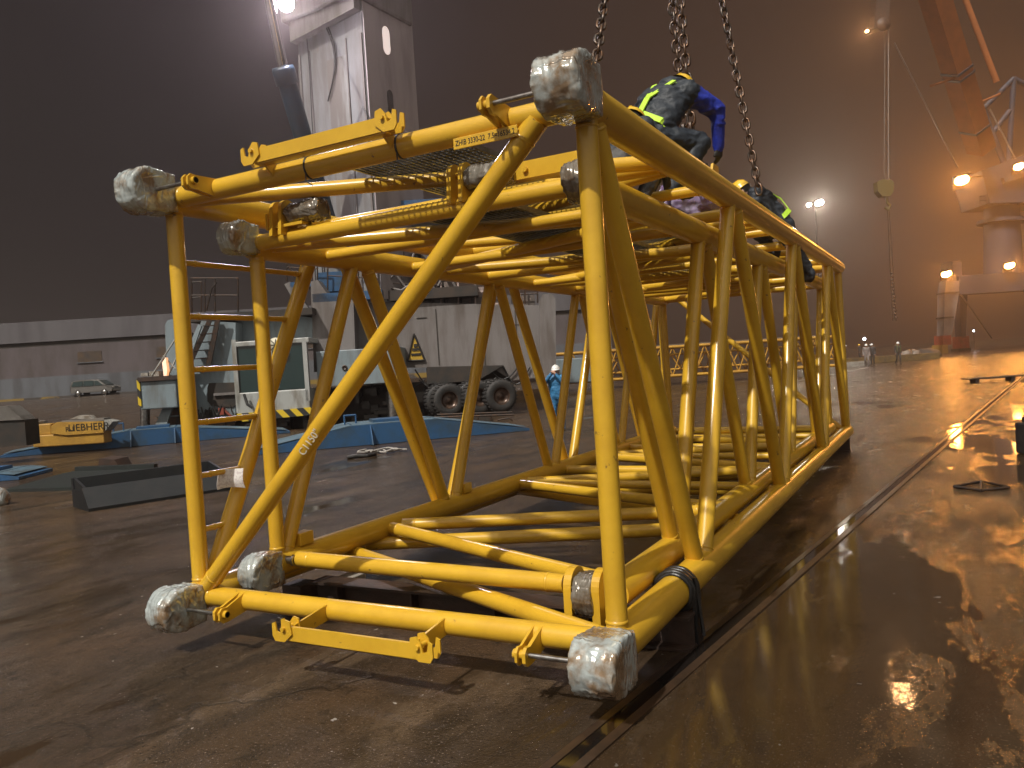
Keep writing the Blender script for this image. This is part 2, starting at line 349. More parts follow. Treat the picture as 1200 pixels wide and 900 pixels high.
def hook_bracket(x0, x1, y, z, up, parent):
    b = MB(); t = .018
    b.box(((x0+x1)/2, y, z), (x1-x0, .02, .085)); b.box(((x0+x1)/2, y+.035, z-.0445), (x1-x0, .07, .012))
    for x, s in ((x0, -1), (x1, 1)):
        pts = [(0, -.05), (s*.075, -.05), (s*.095, -.02), (s*.095, .055), (s*.07, .065), (s*.06, .01), (s*.03, .0), (s*.02, .05), (s*-.01, .085), (s*-.05, .075), (s*-.06, 0)]
        b.prism([(x+u, y-.022, z+v) for u, v in pts], (0, .010, 0)); b.prism([(x+u, y+.052, z+v) for u, v in pts], (0, .010, 0))
        b.tube((x+s*.0, y-.04, z+.03), (x+s*.0, y+.08, z+.03), .014, n=10)
        xa = x - s*.05; yt = -.03; zt = (Z1 if up else Z0)
        b.prism([(xa, y+.02, z-.04), (xa, y+.02, z+.045), (xa, yt, zt+.05), (xa, yt, zt-.05)], (s*.014, 0, 0))
    return b.build('hook_bracket', YEL, parent)
def pin_holder(x, s, y, z, parent, zt):
    # bare pin sticking out of a connector towards the inside, held by a slotted plate on the cross tube
    p = MB(); p.tube((x, y, z), (x+s*.40, y, z), .014, n=12); p.tube((x+s*.36, y, z), (x+s*.40, y, z), .02, n=8); p.build('connecting_pin', STEEL, parent)
    b = MB(); xa = x+s*.31
    pts = [(y-.045, z-.03), (y-.045, z+.02), (y-.02, z+.045), (y+.02, z+.04), (-.02, zt+.065), (.03, zt+.06), (.03, zt-.06), (-.01, zt-.062), (y+.03, z-.055), (y-.02, z-.055)]
    b.prism([(xa, u, v) for u, v in pts], (s*.02, 0, 0)); b.prism([(xa+s*.05, u, v) for u, v in pts], (s*.014, 0, 0))
    b.box((xa+s*.035, y+.05, z), (.06, .02, .05)); b.tube((xa-.01, y, z+.0), (xa+s*.09, y, z), .026, n=12)
    b.build('pin_bracket', YEL, parent)

def zigzag(name, P, Q, ys, start, r, parent):
    # ys nodes alternate between the lines P(y) and Q(y)
    for i in range(len(ys)-1):
        a_, b_ = (P, Q) if (i+start) % 2 == 0 else (Q, P)
        ya, yb = ys[i], ys[i+1]; ga = .075
        tubeobj(name, a_(ya+(ga if i else .05)), b_(yb-ga), r, parent)

out = empty('lattice_boom_section', (W/2, 0, 0), 'large outer yellow lattice boom section with film wrapped corner connectors and a ladder side', 'boom section')
for x, z in ((0, Z0), (W, Z0), (0, Z1), (W, Z1)): tubeobj('chord', (x, -.06, z), (x, L1, z), .105, out, n=32)
for y in (0, L1-.08):
    for x in (0, W): tubeobj('post', (x, y, Z0), (x, y, Z1), .058, out, n=24)
ysn = [A1*i for i in range(7)] + [L1-.1]
zigzag('brace', lambda y: (W, y, Z1), lambda y: (W, y, Z0), ysn, 0, .062, out)
zigzag('brace', lambda y: (0, y, Z1), lambda y: (0, y, Z0), ysn, 1, .062, out)
zigzag('top_brace', lambda y: (0, y, Z1), lambda y: (W, y, Z1), ysn, 0, .052, out)
zigzag('bottom_brace', lambda y: (0, y, Z0-.02), lambda y: (W, y, Z0-.02), ysn, 1, .058, out)
for y, z in ((0, Z1), (0, Z0), (A1, Z1), (3.94, Z1), (6.9, Z1), (9.45, Z1), (L1-.08, Z1), (L1-.08, Z0), (4.73, Z0), (7.9, Z0)):
    tubeobj('cross_tube', (0, y, z), (W, y, z), .068 if y == 0 else .058, out, n=24)
for y in (2.55, 5.4, 8.2): tubeobj('cross_tube', (0, y, Z1-.01), (W, y, Z1-.01), .045, out)
tubeobj('front_brace', (.07, -.01, Z0+.06), (W-.27, -.01, Z1-.03), .062, out, n=24)
tubeobj('back_brace', (W-.1, L1-.08, Z0+.05), (.1, L1-.08, Z1-.05), .05, out)
for z in (2.69, 2.31, 1.93, 1.55, 1.17, .785):
    yb = .12 + (z-Z0)/(Z1-Z0)*(A1-.2)
    tubeobj('ladder_rung', (0, .03, z), (0, yb, z), .021, out, n=12)
for k, (x, z) in enumerate(((0, Z0-.035), (W, Z0-.035), (0, Z1+.02), (W, Z1+.03))):
    lg = lug_mesh((x, -.05, z), .24 if x else .2, .29, .34, k*7.3).build('film_wrapped_connector', WRAP, out)
s = .29
pin_holder(.09, 1, -.21, Z1+.02, out, Z1); pin_holder(.09, 1, -.21, Z0-.035, out, Z0)
pin_holder(W-.11, -1, -.21, Z1+.04, out, Z1); pin_holder(W-.11, -1, -.21, Z0-.04, out, Z0)
hook_bracket(.98, 2.0, -.17, 3.22, True, out); hook_bracket(1.16, 2.14, -.36, .295, False, out)
for i in range(5): grating(1.25, 2.15, .10+2.10*i, 2.14+2.10*i, 3.222, out)
# cable ties round the front top tube
for x in (1.28, 1.98):
    b = MB(); b.lathe((x, 0, Z1), (1, .1, 0), [(-.006, .0685), (-.006, .073), (.006, .073), (.006, .0685)]); b.path([(x, -.05, Z1-.05), (x+.02, -.075, Z1-.10), (x+.06, -.06, Z1-.13)], .004, 6)
    b.build('cable_tie', RUBBER, out)
# stamped plate with its number
pl = MB().box((2.59, -.082, 3.048), (.40, .008, .062), bev=.003).build('marking_plate', YEL, out)
MB().box((2.59, -.045, 3.075), (.36, .07, .012)).build('plate_bracket', YEL, out)
def text(s_, loc, size, R, m, parent, ext=.001, width=None):
    c = bpy.data.curves.new('lettering', 'FONT'); c.body = s_; c.size = size; c.extrude = ext; c.align_x = 'CENTER'; c.align_y = 'CENTER'; c.materials.append(m)
    o = bpy.data.objects.new('lettering', c); COL.objects.link(o); bpy.context.view_layer.update()
    me = bpy.data.meshes.new_from_object(o.evaluated_get(bpy.context.evaluated_depsgraph_get())); bpy.data.objects.remove(o)
    off = V((0, 0, 0)); q = parent
    if width:
        xs = [v.co.x for v in me.vertices]; me.transform(Matrix.Diagonal((width/(max(xs)-min(xs)), 1, 1, 1)))
    while q: off += q.location; q = q.parent
    me.transform(Matrix.Translation(V(loc)-off) @ R); me.materials.clear(); me.materials.append(m)
    return link(bpy.data.objects.new('lettering', me), parent)
FRONT = Matrix.Rotation(PI/2, 4, 'X')
text('ZHIB 3330-22  7.5=16534.2', (2.59, -.0868, 3.048), .042, FRONT, INK, pl, width=.37)
# chalk number on the big front diagonal
dv = (V((W-.27, -.01, Z1-.03)) - V((.07, -.01, Z0+.06))).normalized()
pc = V((.07, -.01, Z0+.06)) + dv*1.50
nrm = CAM - V((.5, 0, .3)) - pc; nrm = (nrm - dv*nrm.dot(dv)).normalized(); yv = nrm.cross(dv).normalized()
R = Matrix((dv, yv, nrm)).transposed().to_4x4()
text('C1150"', pc + nrm*.0628, .07, R, CHALK, out, .0012)
# a wet sheet of paper taped to a rung
b = MB(); nx, nz_ = 8, 6; vs = []
zr = 1.17; y0, y1 = .27, .50
for j in range(nz_+1):
    for i in range(nx+1):
        u, v = i/nx, j/nz_; vs.append((-.035 + .18*u - .010*math.sin(u*6), .25+.07*u - .03*math.sin(v*2.4+u)*v, zr+.018-.15*v + .015*math.sin(u*3)*v))
fs = [(j*(nx+1)+i, j*(nx+1)+i+1, (j+1)*(nx+1)+i+1, (j+1)*(nx+1)+i) for j in range(nz_) for i in range(nx)]
vs2 = [(x+.003, y, z) for x, y, z in vs]
b.add(vs, fs, True); b.add(vs2, fs, True); tag(b.build('paper_note', PAPER, out), 'crumpled white printed sheet wrapped on a rung')

# ---- inner section
X0, X1, I0, I1, YO, A2 = .20, 2.93, .43, 2.83, .55, 1.2
L2 = 10.45
inn = empty('lattice_boom_section', ((X0+X1)/2, YO, 0), 'smaller yellow lattice boom section nested inside the larger one', 'boom section')
for x, z in ((X0, I0), (X1, I0), (X0, I1), (X1, I1)): tubeobj('chord', (x, YO-.05, z), (x, L2, z), .098, inn, n=32)
for y in (YO, L2-.08):
    for x in (X0, X1): tubeobj('post', (x, y, I0), (x, y, I1), .056, inn, n=24)
ysn = [YO + A2*i for i in range(9)]; ysn[-1] = L2-.1
zigzag('brace', lambda y: (X1, y, I1), lambda y: (X1, y, I0), ysn, 0, .058, inn)
zigzag('brace', lambda y: (X0, y, I1), lambda y: (X0, y, I0), ysn, 1, .058, inn)
zigzag('top_brace', lambda y: (X0, y, I1), lambda y: (X1, y, I1), ysn, 0, .05, inn)
yb_ = [.68] + [.68+1.24*i for i in range(1, 8)]
zigzag('bottom_brace', lambda y: (X0+.1, y, I0), lambda y: (X1-.1, y, I0), yb_, 1, .055, inn)
for y, z in ((YO-.05, I1+.01), (3.9, I1), (6.3, I1), (8.7, I1), (L2-.08, I1), (L2-.08, I0), (5.6, I0-.02), (8.0, I0-.02)):
    tubeobj('cross_tube', (X0, y, z), (X1, y, z), .058, inn, n=24)
for y, z in ((1.25, I1-.02), (2.45, I1-.02), (5.0, I1-.02), (7.4, I1-.02), (4.4, I0), (6.8, I0), (9.2, I0)): tubeobj('cross_tube', (X0, y, z), (X1, y, z), .045, inn)
# bolted front bottom tube between fork plates
tubeobj('cross_tube', (X0+.16, YO+.05, I0+.03), (X1-.32, YO-.02, I0+.03), .058, inn, n=24)
for x, s in ((X0+.12, 1), (X1-.27, -1)):
    b = MB(); b.tube((x-.05, YO+.01, I0+.03), (x+.05, YO+.01, I0+.03), .03, n=14); b.tube((x+s*.03, YO+.01, I0+.03), (x+s*.05, YO+.01, I0+.03), .047, n=6); b.build('bolt', STEEL, inn)
for i, x in enumerate((X1-.28, X1-.10)):                          # fork plates at the lower right corner
    b = MB(); pts = []
    for k in range(13): t = PI*k/12; pts.append((YO-.03+.115*math.cos(t), I0+.10+.115*math.sin(t)))
    pts += [(YO-.145, I0-.15), (YO+.085, I0-.15)]
    b.prism([(x, u, v-.07) for u, v in pts], (.05, 0, 0)); b.build('fork_plate', YEL, inn)
lug_mesh((X1-.155, YO+.09, I0-.02), .12, .25, .27, 31).build('film_wrapped_connector', WRAPD, inn)
lug_mesh((X0, YO-.03, I0-.02), .17, .27, .3, 40).build('film_wrapped_connector', WRAP, inn)
lug_mesh((X0+.01, YO-.05, I1+.04), .17, .23, .26, 47).build('film_wrapped_connector', WRAP, inn)
lug_mesh((X1, YO-.03, I1+.02), .18, .24, .2, 53).build('film_wrapped_connector', WRAPD, inn)
# padeyes and wrapped rods standing on the top front tube
for x in (.50, 2.02):
    b = MB()
    for dx in (0, .085):
        pts = []
        for k in range(13): t = PI*k/12 - .35; pts.append((YO-.07+.075*math.cos(t), I1+.20+.075*math.sin(t)))
        pts += [(YO-.16, I1+.02), (YO+.02, I1+.02)]
        b.prism([(x+dx, u, v) for u, v in pts], (.03, 0, 0))
    b.tube((x-.02, YO-.07, I1+.20), (x+.14, YO-.07, I1+.20), .022, n=12); b.build('padeye', YEL, inn)
    q = lug_mesh((x+.27, YO+.02, I1+.17), .3, .14, .16, x*9).build('film_wrapped_rod', WRAPD, inn)
b = MB(); b.box((2.57, YO-.02, 3.00), (.62, .02, .105)); b.box((2.57, YO+.03, 3.045), (.62, .08, .014)); b.box((2.57, YO+.03, 2.955), (.62, .08, .014)); b.tube((2.52, YO-.05, 3.0), (2.52, YO+.0, 3.0), .018, n=8); b.build('channel_beam', YEL, inn)
b = MB(); b.box((.62, YO-.08, I1+.085), (.34, .10, .02)); b.box((.46, YO-.12, I1+.13), (.02, .03, .12)); b.box((.78, YO-.05, I1+.13), (.02, .03, .14)); b.build('pin_cradle', YEL, inn)
for i in range(5): grating(1.45, 2.15, YO+.08+1.95*i, YO+1.97+1.95*i, 2.918, inn)
for y, x in ((YO+.25, X0), (YO+2.65, X0), (YO+1.35, X1)):
    b = MB(); b.box((x+.02, y+.0, I0+.14), (.10, .15, .10), bev=.008); b.build('foot_box', YEL, inn)
for y in (2.0, 4.5, 6.9):
    b = MB(); b.box((X0-.02, y, I1+.12), (.016, .13, .08)); b.build('lifting_tab', YEL, inn)
b = MB(); b.prism([(W-.02, 2.55, Z1+.08), (W-.02, 2.80, Z1+.08), (W-.02, 2.78, Z1+.20), (W-.02, 2.62, Z1+.20)], (.02, 0, 0)); b.build('lifting_tab', YEL, out)

# ---- what lies under and round the boom
BM = [( .9, .25, 3.32), (10.72, .0, 3.3)]
b = MB(); y = .93
b.box((1.75, y, .010), (3.05, .2, .018)); b.box((1.75, y, .205), (3.05, .2, .018)); b.box((1.75, y, .108), (3.05, .02, .18))
for x in (.5, 1.2, 1.9, 2.6): b.box((x, y-.05, .108), (.015, .09, .18))
tag(b.build('dunnage_beam', RUST), 'rusty steel beam on the ground carrying the near end of the boom', 'beam')
b = MB(); y = 10.72
b.box((1.6, y, .010), (3.2, .2, .018)); b.box((1.6, y, .205), (3.2, .2, .018)); b.box((1.6, y, .108), (3.2, .02, .18))
tag(b.build('dunnage_beam', RUST), 'rusty steel beam on the ground carrying the far end of the boom', 'beam')
for (x, y, sx_, lab) in ((.30, 1.02, .16, 'pale timber block beside the rusty beam under the inner boom corner'), (.03, .93, .2, 'dark timber block under the outer boom left bottom tube')):
    tag(MB().box((x, y+(.22 if x > .1 else 0), .085), (sx_, .2, .17), bev=.008).build('timber_block', WOOD if x > .1 else RUST), lab, 'block')
# black rubber wrap round the right bottom tube
b = MB(); prof = []; n = 40
for j, (h, r) in enumerate(((-.075, .108), (-.075, .122), (-.03, .13), (.02, .127), (.06, .132), (.085, .12), (.085, .108))):
    prof.append((h, r))
b.lathe((W, 1.02, Z0), (0, 1, 0), prof, n)
b.v = [q + noise.noise_vector(q*14)*.008 for q in b.v]
for k in range(3): b.lathe((W, .97+.05*k, Z0), (.06*(k-1), 1, .05), [(-.012, .125), (-.012, .14), (.012, .14), (.012, .125)], n)
b.box((W+.125, 1.03, .155), (.025, .12, .30)); b.tube((W+.13, 1.0, .42), (W+.16, 1.02, .05), .012, n=8)
tag(b.build('rubber_wrap', RUBBER), 'black rubber wrap strapped round the right bottom boom tube', 'wrap')

# ---- hoist chains
def chain(name, p0, p1, label):
    d = (V(p1)-V(p0)); n = int(d.length/.098); d.normalize(); a = d.orthogonal().normalized(); c = d.cross(a); b = MB()
    for i in range(n+1):
        o_ = V(p0) + d*(.098*i); s_ = a if i % 2 else c; s_ = (s_*math.cos(.5+.05*i) + d.cross(s_)*math.sin(.5+.05*i)); vs = []; M, K = 14, 6; nn = d.cross(s_)
        for j in range(M):
            t = 2*PI*j/M; ct, st = math.cos(t), math.sin(t)
            ce = o_ + s_*(.038*ct) + d*(.038*st + math.copysign(.026, st) if abs(st) > .05 else .0)
            rad = (s_*ct + d*st).normalized()
            for k in range(K): u = 2*PI*k/K; vs.append(ce + rad*(.0145*math.cos(u)) + nn*(.0145*math.sin(u)))
        b.add(vs, [(j*K+k, j*K+(k+1) % K, ((j+1) % M)*K+(k+1) % K, ((j+1) % M)*K+k) for j in range(M) for k in range(K)], True)
    return tag(b.build(name, CHAIN), label, 'chain', 'hoist chains holding the boom sections')
def thru(pa, Da, pb, Db, ext):
    a_, b_ = at(*pa, Da), at(*pb, Db); return a_, a_ + (b_-a_)*ext
chain('hoist_chain', *thru((683, 205), 6.35, (708, 0), 7.3, 2.2), 'leftmost hoist chain, hanging behind the wrapped top corner connector')
chain('hoist_chain', *thru((806, 185), 8.4, (787, 0), 8.4, 2.2), 'left chain of the close pair above the worker with blue sleeves')
chain('hoist_chain', *thru((814, 185), 8.0, (797, 0), 8.0, 2.2), 'right chain of the close pair above the worker with blue sleeves')
chain('hoist_chain', *thru((889, 222), 9.0, (846, 0), 9.3, 2.2), 'rightmost long hoist chain, ending by the yellow helmet on the boom')

# ------------------------------------------------------------------ warehouse, car, far wall
AX = (EX, EY, EZ)
def pbox(b, x0, y0, x1, y1, d0, d1, mi=0, bev=0):
    """a level box whose near face spans the given outline at depth d0 and which is d1-d0 deep"""
    xm, ym = (x0+x1)/2, (y0+y1)/2
    a0 = lat(x0, ym, d0)[0]; a1 = lat(x1, ym, d0)[0]; zt = lat(xm, y0, d0)[1]; zb = lat(xm, y1, d0)[1]
    b.box(lv((a0+a1)/2, (d0+d1)/2, (zt+zb)/2), (abs(a1-a0), d1-d0, abs(zt-zb)), AX, mi, bev); return b
def P3(px, py, d): a, z = lat(px, py, d); return lv(a, d, z)
def pprism(b, pts, d0, d1, mi=0): return b.prism([P3(x, y, d0) for x, y in pts], EY*(d1-d0), mi)

wh = empty('warehouse', lv(-40, 82, 1.5), 'long low stained warehouse with pale parapet and pale lower wall at the far left', 'warehouse')
wa = V((math.cos(.06), math.sin(.06), 0)); wX = EX*wa.x + EY*wa.y; wY = EY*wa.x - EX*wa.y; wax = (wX, wY, EZ)
c0 = lv(-34, 83, 0); WL = 90
def wbox(u, v, z0, z1, lu, lvv): return (c0 + wX*u + wY*v + EZ*((z0+z1)/2), (lu, lvv, z1-z0), wax)
zb = 1.2
MB().box(*wbox(0, 8, zb, 6.9, WL, 16)).build('wall', WALLM, wh)
MB().box(*wbox(0, -.02, zb, 3.75, WL, .12)).build('wall_base', WALLB, wh)
b = MB(); b.box(*wbox(0, 7.9, 7.35, 9.45, WL+.2, 16.2)); b.build('parapet', WALLU, wh)
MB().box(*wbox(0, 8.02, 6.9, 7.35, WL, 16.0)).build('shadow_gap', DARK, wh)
for u in (-9.2, -1.3, 6, 14, 22, 30):
    b = MB(); b.box(*wbox(u, -.01, 5.0, 6.1, 2.4, .06)); fr = b.build('window', mat('dusty_window', (.10, .065, .04), .4, c2=(.06, .05, .045), sc=1.2), wh)
    MB().box(*wbox(u, -.05, 4.92, 5.0, 2.6, .14)).build('sill', WALLB, fr)
MB().box(*wbox(3.2, .2, 7.4, 9.40, 1.0, .9)).build('blue_panel', mat('blue_panel', (.07, .07, .11), .6), wh)
b = MB(); q = c0 + wX*1.6 - wY*.25; b.tube(q + EZ*1.3, q + EZ*7.4, .12, n=10); b.build('downpipe', GREYP, wh)
kb = MB(); kb.box(*wbox(2, -2.2, 1.2, 1.7, 60, .3)); tag(kb.build('kerb_wall', mat('yellow_kerb', (.25, .16, .03), .7, c2=(.06, .05, .045), sc=.35, lo=.48, hi=.52)), 'low faded yellow kerb along the warehouse foot behind the minivan', 'kerb')

def car():
    D = 80.5; c = P3(113, 467.3, D); c.z = gz(c)
    r = empty('parked_car', c, 'small silver minivan parked in front of the warehouse', 'car')
    X, Y = EX, EY
    def p(u, v, z): return c + X*u + Y*v + EZ*z
    side = [(-2.1, .35), (2.05, .35), (2.15, .55), (2.1, .85), (1.5, 1.0), (.75, 1.55), (-.1, 1.66), (-1.6, 1.62), (-2.0, 1.5), (-2.15, .9)]
    b = MB(); n = len(side); rows = [(-.88, .97), (-.8, 1), (.8, 1), (.88, .97)]; vs = []
    for v, s_ in rows:
        for (u, z) in side: vs.append(p(u*s_, v*(1 if z < 1.05 else .86), .9+(z-.9)*s_))
    fs = [(j*n+i, j*n+(i+1) % n, (j+1)*n+(i+1) % n, (j+1)*n+i) for j in range(3) for i in range(n)] + [tuple(range(n))[::-1], tuple(range(3*n, 4*n))]
    b.add(vs, fs, False); b.build('body', mat('silver_car_paint', (.17, .16, .15), .3, metal=.5), r)
    for (q, nm) in (([(.35, 1.02), (1.2, 1.02), (.66, 1.47), (.35, 1.5)], 'side_window'), ([(-.75, 1.02), (.27, 1.02), (.27, 1.52), (-.75, 1.54)], 'side_window'), ([(-1.95, 1.05), (-.83, 1.02), (-.83, 1.53), (-1.75, 1.48)], 'side_window')):
        b = MB(); b.prism([p(u, -.87+(z-1)*.18, z) for u, z in q], -Y*.02); b.build(nm, GLASS, r)
    b = MB(); b.prism([p(1.48, -.72, 1.03), p(1.48, .72, 1.03), p(.82, .62, 1.5), p(.82, -.62, 1.5)], X*.03+EZ*.02); b.build('windscreen', GLASS, r)
    for u in (-1.35, 1.3):
        for v in (-.82, .82):
            b = MB(); b.lathe(p(u, v-.1, .32), Y, [(0, .02), (0, .22), (0, .3), (.03, .32), (.17, .32), (.2, .3), (.2, .02)], 20); wl = b.build('wheel', TYRE, r)
            b = MB(); b.lathe(p(u, v-.115 if v < 0 else v+.115, .32), Y, [(-.005, .0), (-.005, .19), (.01, .2)], 16); b.build('rim', STEEL, wl)
    for v in (-.62, .62): MB().box(p(2.02, v, .78), (.2, .4, .16), AX, bev=.03).build('headlight', mat('headlight_lens', (.75, .72, .65), .1, coat=1), r)
    MB().box(p(2.12, 0, .5), (.1, 1.5, .2), AX, bev=.03).build('bumper', mat('bumper', (.3, .28, .26), .4), r)
car()

# ------------------------------------------------------------------ mobile harbour crane
LAMPW = emit('floodlight_glass', (1, .96, .98), 60); LAMPO = emit('sodium_lamp_glass', (1, .46, .11), 100)
HC = empty('harbour_crane', lv(-4, 33, 0), 'grey mobile harbour crane with tall tower, blue luffing cylinder, cab and outriggers', 'crane')
def hp(name, m, fn, parent=None):
    b = MB(); fn(b); return b.build(name, m, parent or HC)
# tower, turned so that two faces show
tw_c = lv(*lat(423, 200, 32)[:1], 32.9, 0); th = math.radians(-31)
tX = EX*math.cos(th) + EY*math.sin(th); tY = EY*math.cos(th) - EX*math.sin(th); tax = (tX, tY, EZ)
def tb(b, u, v, z0, z1, lu, lvv, bev=0): return b.box(tw_c + tX*u + tY*v + EZ*((z0+z1)/2), (lu, lvv, z1-z0), tax, bev=bev)
tower = hp('tower', GREY, lambda b: tb(b, 0, 0, 4.6, 17.5, 3.4, 3.15, .05))
def rib(b):
    for u in (-1.62, -1.08, .86, 1.62): tb(b, u, -1.60, 4.7, 14.8, .10 if abs(u) > 1.5 else .05, .08)
hp('tower_rib', GREYP, rib, tower)
hp('recessed_panel', mat('streaked_panel', (.235, .24, .235), .5, c2=(.15, .135, .125), sc=1.1, lo=.46, hi=.56, streak=.12), lambda b: tb(b, .3, -1.58, 5, 14.2, 1.02, .02), tower)
hp('side_plate', mat('lightened_lilac_side', (.34, .30, .305), .5, c2=(.25, .22, .22), sc=1.2, lo=.46, hi=.64, streak=.2), lambda b: tb(b, 1.72, 0, 4.7, 17.4, .06, 3.05), tower)  # side coloured paler to make up for the light it misses
def oval(b, z, big):
    q = tw_c + tX*1.745 + tY*-.25 + EZ*z
    pts = [q + tY*(.17*math.cos(t)*(1.25 if big else 1)) + EZ*((.24 if not big else .27)*math.sin(t) + (.28 if math.sin(t) > 0 else -.28)) for t in [2*PI*i/20 for i in range(20)]]
    b.prism(pts, tX*.03)
hp('manhole', DARK, lambda b: oval(b, 12.45, False), tower)
hp('lit_opening', emit('lit_opening', (1, .80, .74), .55), lambda b: oval(b, 14.9, True), tower)
hp('tower_head', GREYP, lambda b: (tb(b, -.1, -.3, 16.0, 17.2, 3.9, 3.6, .1), b.prism([tw_c + tX*u + tY*-1.62 + EZ*z for u, z in ((-1.7, 15.2), (1.7, 15.6), (1.7, 16), (-1.7, 16))], -tY*.35)), tower)
for (u, z0, z1, sw) in ((-.2, 12.6, 15.8, .5), (.0, 13.0, 15.6, .35), (1.55, 11.0, 12.0, .2)):
    hp('cable', RUBBER, lambda b: b.path([tw_c + tX*(u + sw*math.sin(k/8*PI)) + tY*(-1.68) + EZ*(z1+(z0-z1)*k/8) for k in range(9)], .03, 6), tower)
hp('cable', RUBBER, lambda b: b.path([tw_c + tX*(-1.1+.03*math.sin(k)) + tY*-1.66 + EZ*(15.5-k*.8) for k in range(13)], .02, 5), tower)
# luffing cylinder
cb, cm, ct = P3(396, 300, 31.6), P3(331, 78, 28.6), P3(307, -40, 27.0)
dcy = (cm-cb).normalized()
hp('luffing_cylinder', NAVYP, lambda b: (b.tube(cb, cm, .34, n=24), b.lathe(cm, dcy, [(-.6, .34), (-.6, .41), (-.1, .41), (0, .37), (0, .15)], 24), b.lathe(cb, dcy, [(1, .345), (1.1, .38), (1.3, .38), (1.4, .345)], 24)))
hp('piston_rod', mat('chrome_rod', (.6, .6, .6), .12, metal=1), lambda b: b.tube(cm, ct, .19, n=20))
# floodlight on the tower
fl = P3(335, 4, 28.3); fdir = (-EY*1.0 - EZ*.6 + EX*.15).normalized()
lh = hp('floodlight', DSTEEL, lambda b: (b.lathe(fl - fdir*.02, -fdir, [(0, .30), (.05, .31), (.3, .2), (.34, 0)], 20), b.path([fl - fdir*.3, fl - fdir*.3 + EX*.6 + EZ*.3, P3(362, -8, 31)], .05, 8)))
hp('lamp_glass', LAMPW, lambda b: b.lathe(fl, -fdir, [(-.03, 0), (-.03, .26), (0, .28)], 20), lh)
def spot(name, loc, c, e, dirv=None, ang=160, rad=.25):
    t = 'SPOT' if dirv else 'POINT'
    l = bpy.data.lights.new(name, t); l.energy = e; l.color = c; l.shadow_soft_size = rad
    if dirv: l.spot_size = math.radians(ang); l.spot_blend = .6
    o = bpy.data.objects.new(name, l); o.location = loc
    if dirv: o.rotation_euler = V(dirv).to_track_quat('-Z', 'Y').to_euler()
    return link(o)
spot('flood_lamp', fl + fdir*.12, (1, .88, .97), 1500, None, 165, .22)
# slewing platform and machinery
hp('slewing_platform', DARK, lambda b: (pbox(b, 372, 340, 560, 352, 31.0, 36), pbox(b, 420, 352, 500, 366, 32.5, 36)))
hp('blue_deck', BLUE, lambda b: (pbox(b, 366, 342, 448, 352, 30.4, 31.4), pbox(b, 372, 318, 420, 341, 31.6, 32.4), pbox(b, 396, 236, 520, 256, 32, 34), pbox(b, 340, 330, 366, 336, 31, 32.2)))
def mach(b):
    pbox(b, 442, 262, 520, 338, 32.5, 36); pbox(b, 425, 300, 460, 340, 31.8, 33); r_ = random.Random(3)
    for k in range(26):
        x = r_.uniform(428, 520); y = r_.uniform(285, 345); pbox(b, x, y, x+r_.uniform(5, 16), y+r_.uniform(4, 14), 31.4+r_.random()*.6, 33)
hp('machinery', mat('dark_machinery', (.06, .06, .065), .5, c2=(.12, .10, .08), sc=3), mach)
def pipes(b):
    r_ = random.Random(5)
    for k in range(9):
        x = r_.uniform(430, 515); y = r_.uniform(300, 340); b.path([P3(x, y, 31.2), P3(x+r_.uniform(5, 20), y-r_.uniform(-8, 18), 31.2), P3(x+r_.uniform(14, 30), y+r_.uniform(-5, 10), 31.3)], .05, 6)
hp('pipework', GREYP, pipes)
def gallery(b):
    pbox(b, 516, 357, 585, 362, 31.5, 33.2)
    for x in (517, 537, 557, 577): b.tube(P3(x, 358, 31.6), P3(x, 325, 31.6), .035, n=6)
    for y in (326, 341): b.tube(P3(516, y, 31.6), P3(582, y+1, 31.6), .035, n=6)
gal = hp('gallery', mat('pinkish_rail', (.42, .33, .30), .5), gallery)  # pinkish deck and railing colour
hp('cabinet', mat('gallery_cabinet', (.26, .20, .18), .5, c2=(.12, .1, .09), sc=2), lambda b: (pbox(b, 521, 330, 535, 356, 32, 33), pbox(b, 541, 338, 553, 356, 32, 33), pbox(b, 558, 336, 574, 357, 32, 33)), gal)
def rails(b, pts, d, h):
    for i, (x, y) in enumerate(pts): b.tube(P3(x, y, d), P3(x, y-h, d), .03, n=6)
    for k in (1, .5):
        for i in range(len(pts)-1): b.tube(P3(pts[i][0], pts[i][1]-h*k, d), P3(pts[i+1][0], pts[i+1][1]-h*k, d), .025, n=6)
hp('handrail', DSTEEL, lambda b: (rails(b, [(384, 340), (402, 341), (420, 342), (444, 343)], 30.6, 34), rails(b, [(336, 330), (352, 331), (372, 332)], 31, 34), [b.tube(P3(x, y, 31), P3(x2, y2, 31), .035, n=6) for x, y, x2, y2 in ((333, 302, 348, 330), (347, 303, 362, 330), (366, 331, 394, 352))]))
hp('brace_arm', GREYP, lambda b: b.prism([P3(333, 333, 31), P3(340, 330, 31), P3(362, 362, 31), P3(352, 366, 31)], EY*.3))
# chassis
hp('chassis', GREYP, lambda b: (pprism(b, [(372, 352), (640, 358), (648, 352), (650, 440), (600, 446), (576, 430), (372, 432)], 31.2, 35), ))
hp('lug_plate', GREYP, lambda b: (pprism(b, [(364, 330), (372, 328), (384, 345), (414, 350), (417, 432), (368, 436)], 30.4, 31.2)))
hp('lug_plate', GREYP, lambda b: (pprism(b, [(632, 352), (636, 345), (646, 344), (651, 350), (652, 452), (634, 452)], 30.8, 31.3)))
def seams(b):
    for x in (447, 512, 566, 605): pbox(b, x, 362, x+.9, 428, 31.17, 31.25)
    for x, y in ((488, 372), (560, 395), (600, 380)): pbox(b, x, y, x+12, y+.8, 31.17, 31.25)
hp('weld_seam', DARK, seams)
hp('side_panel', PALE, lambda b: (pbox(b, 371, 409, 470, 451, 29.6, 31.2, bev=.03)))
hp('hazard_patch', HAZ, lambda b: pbox(b, 459, 440, 470, 461, 29.55, 30.2))
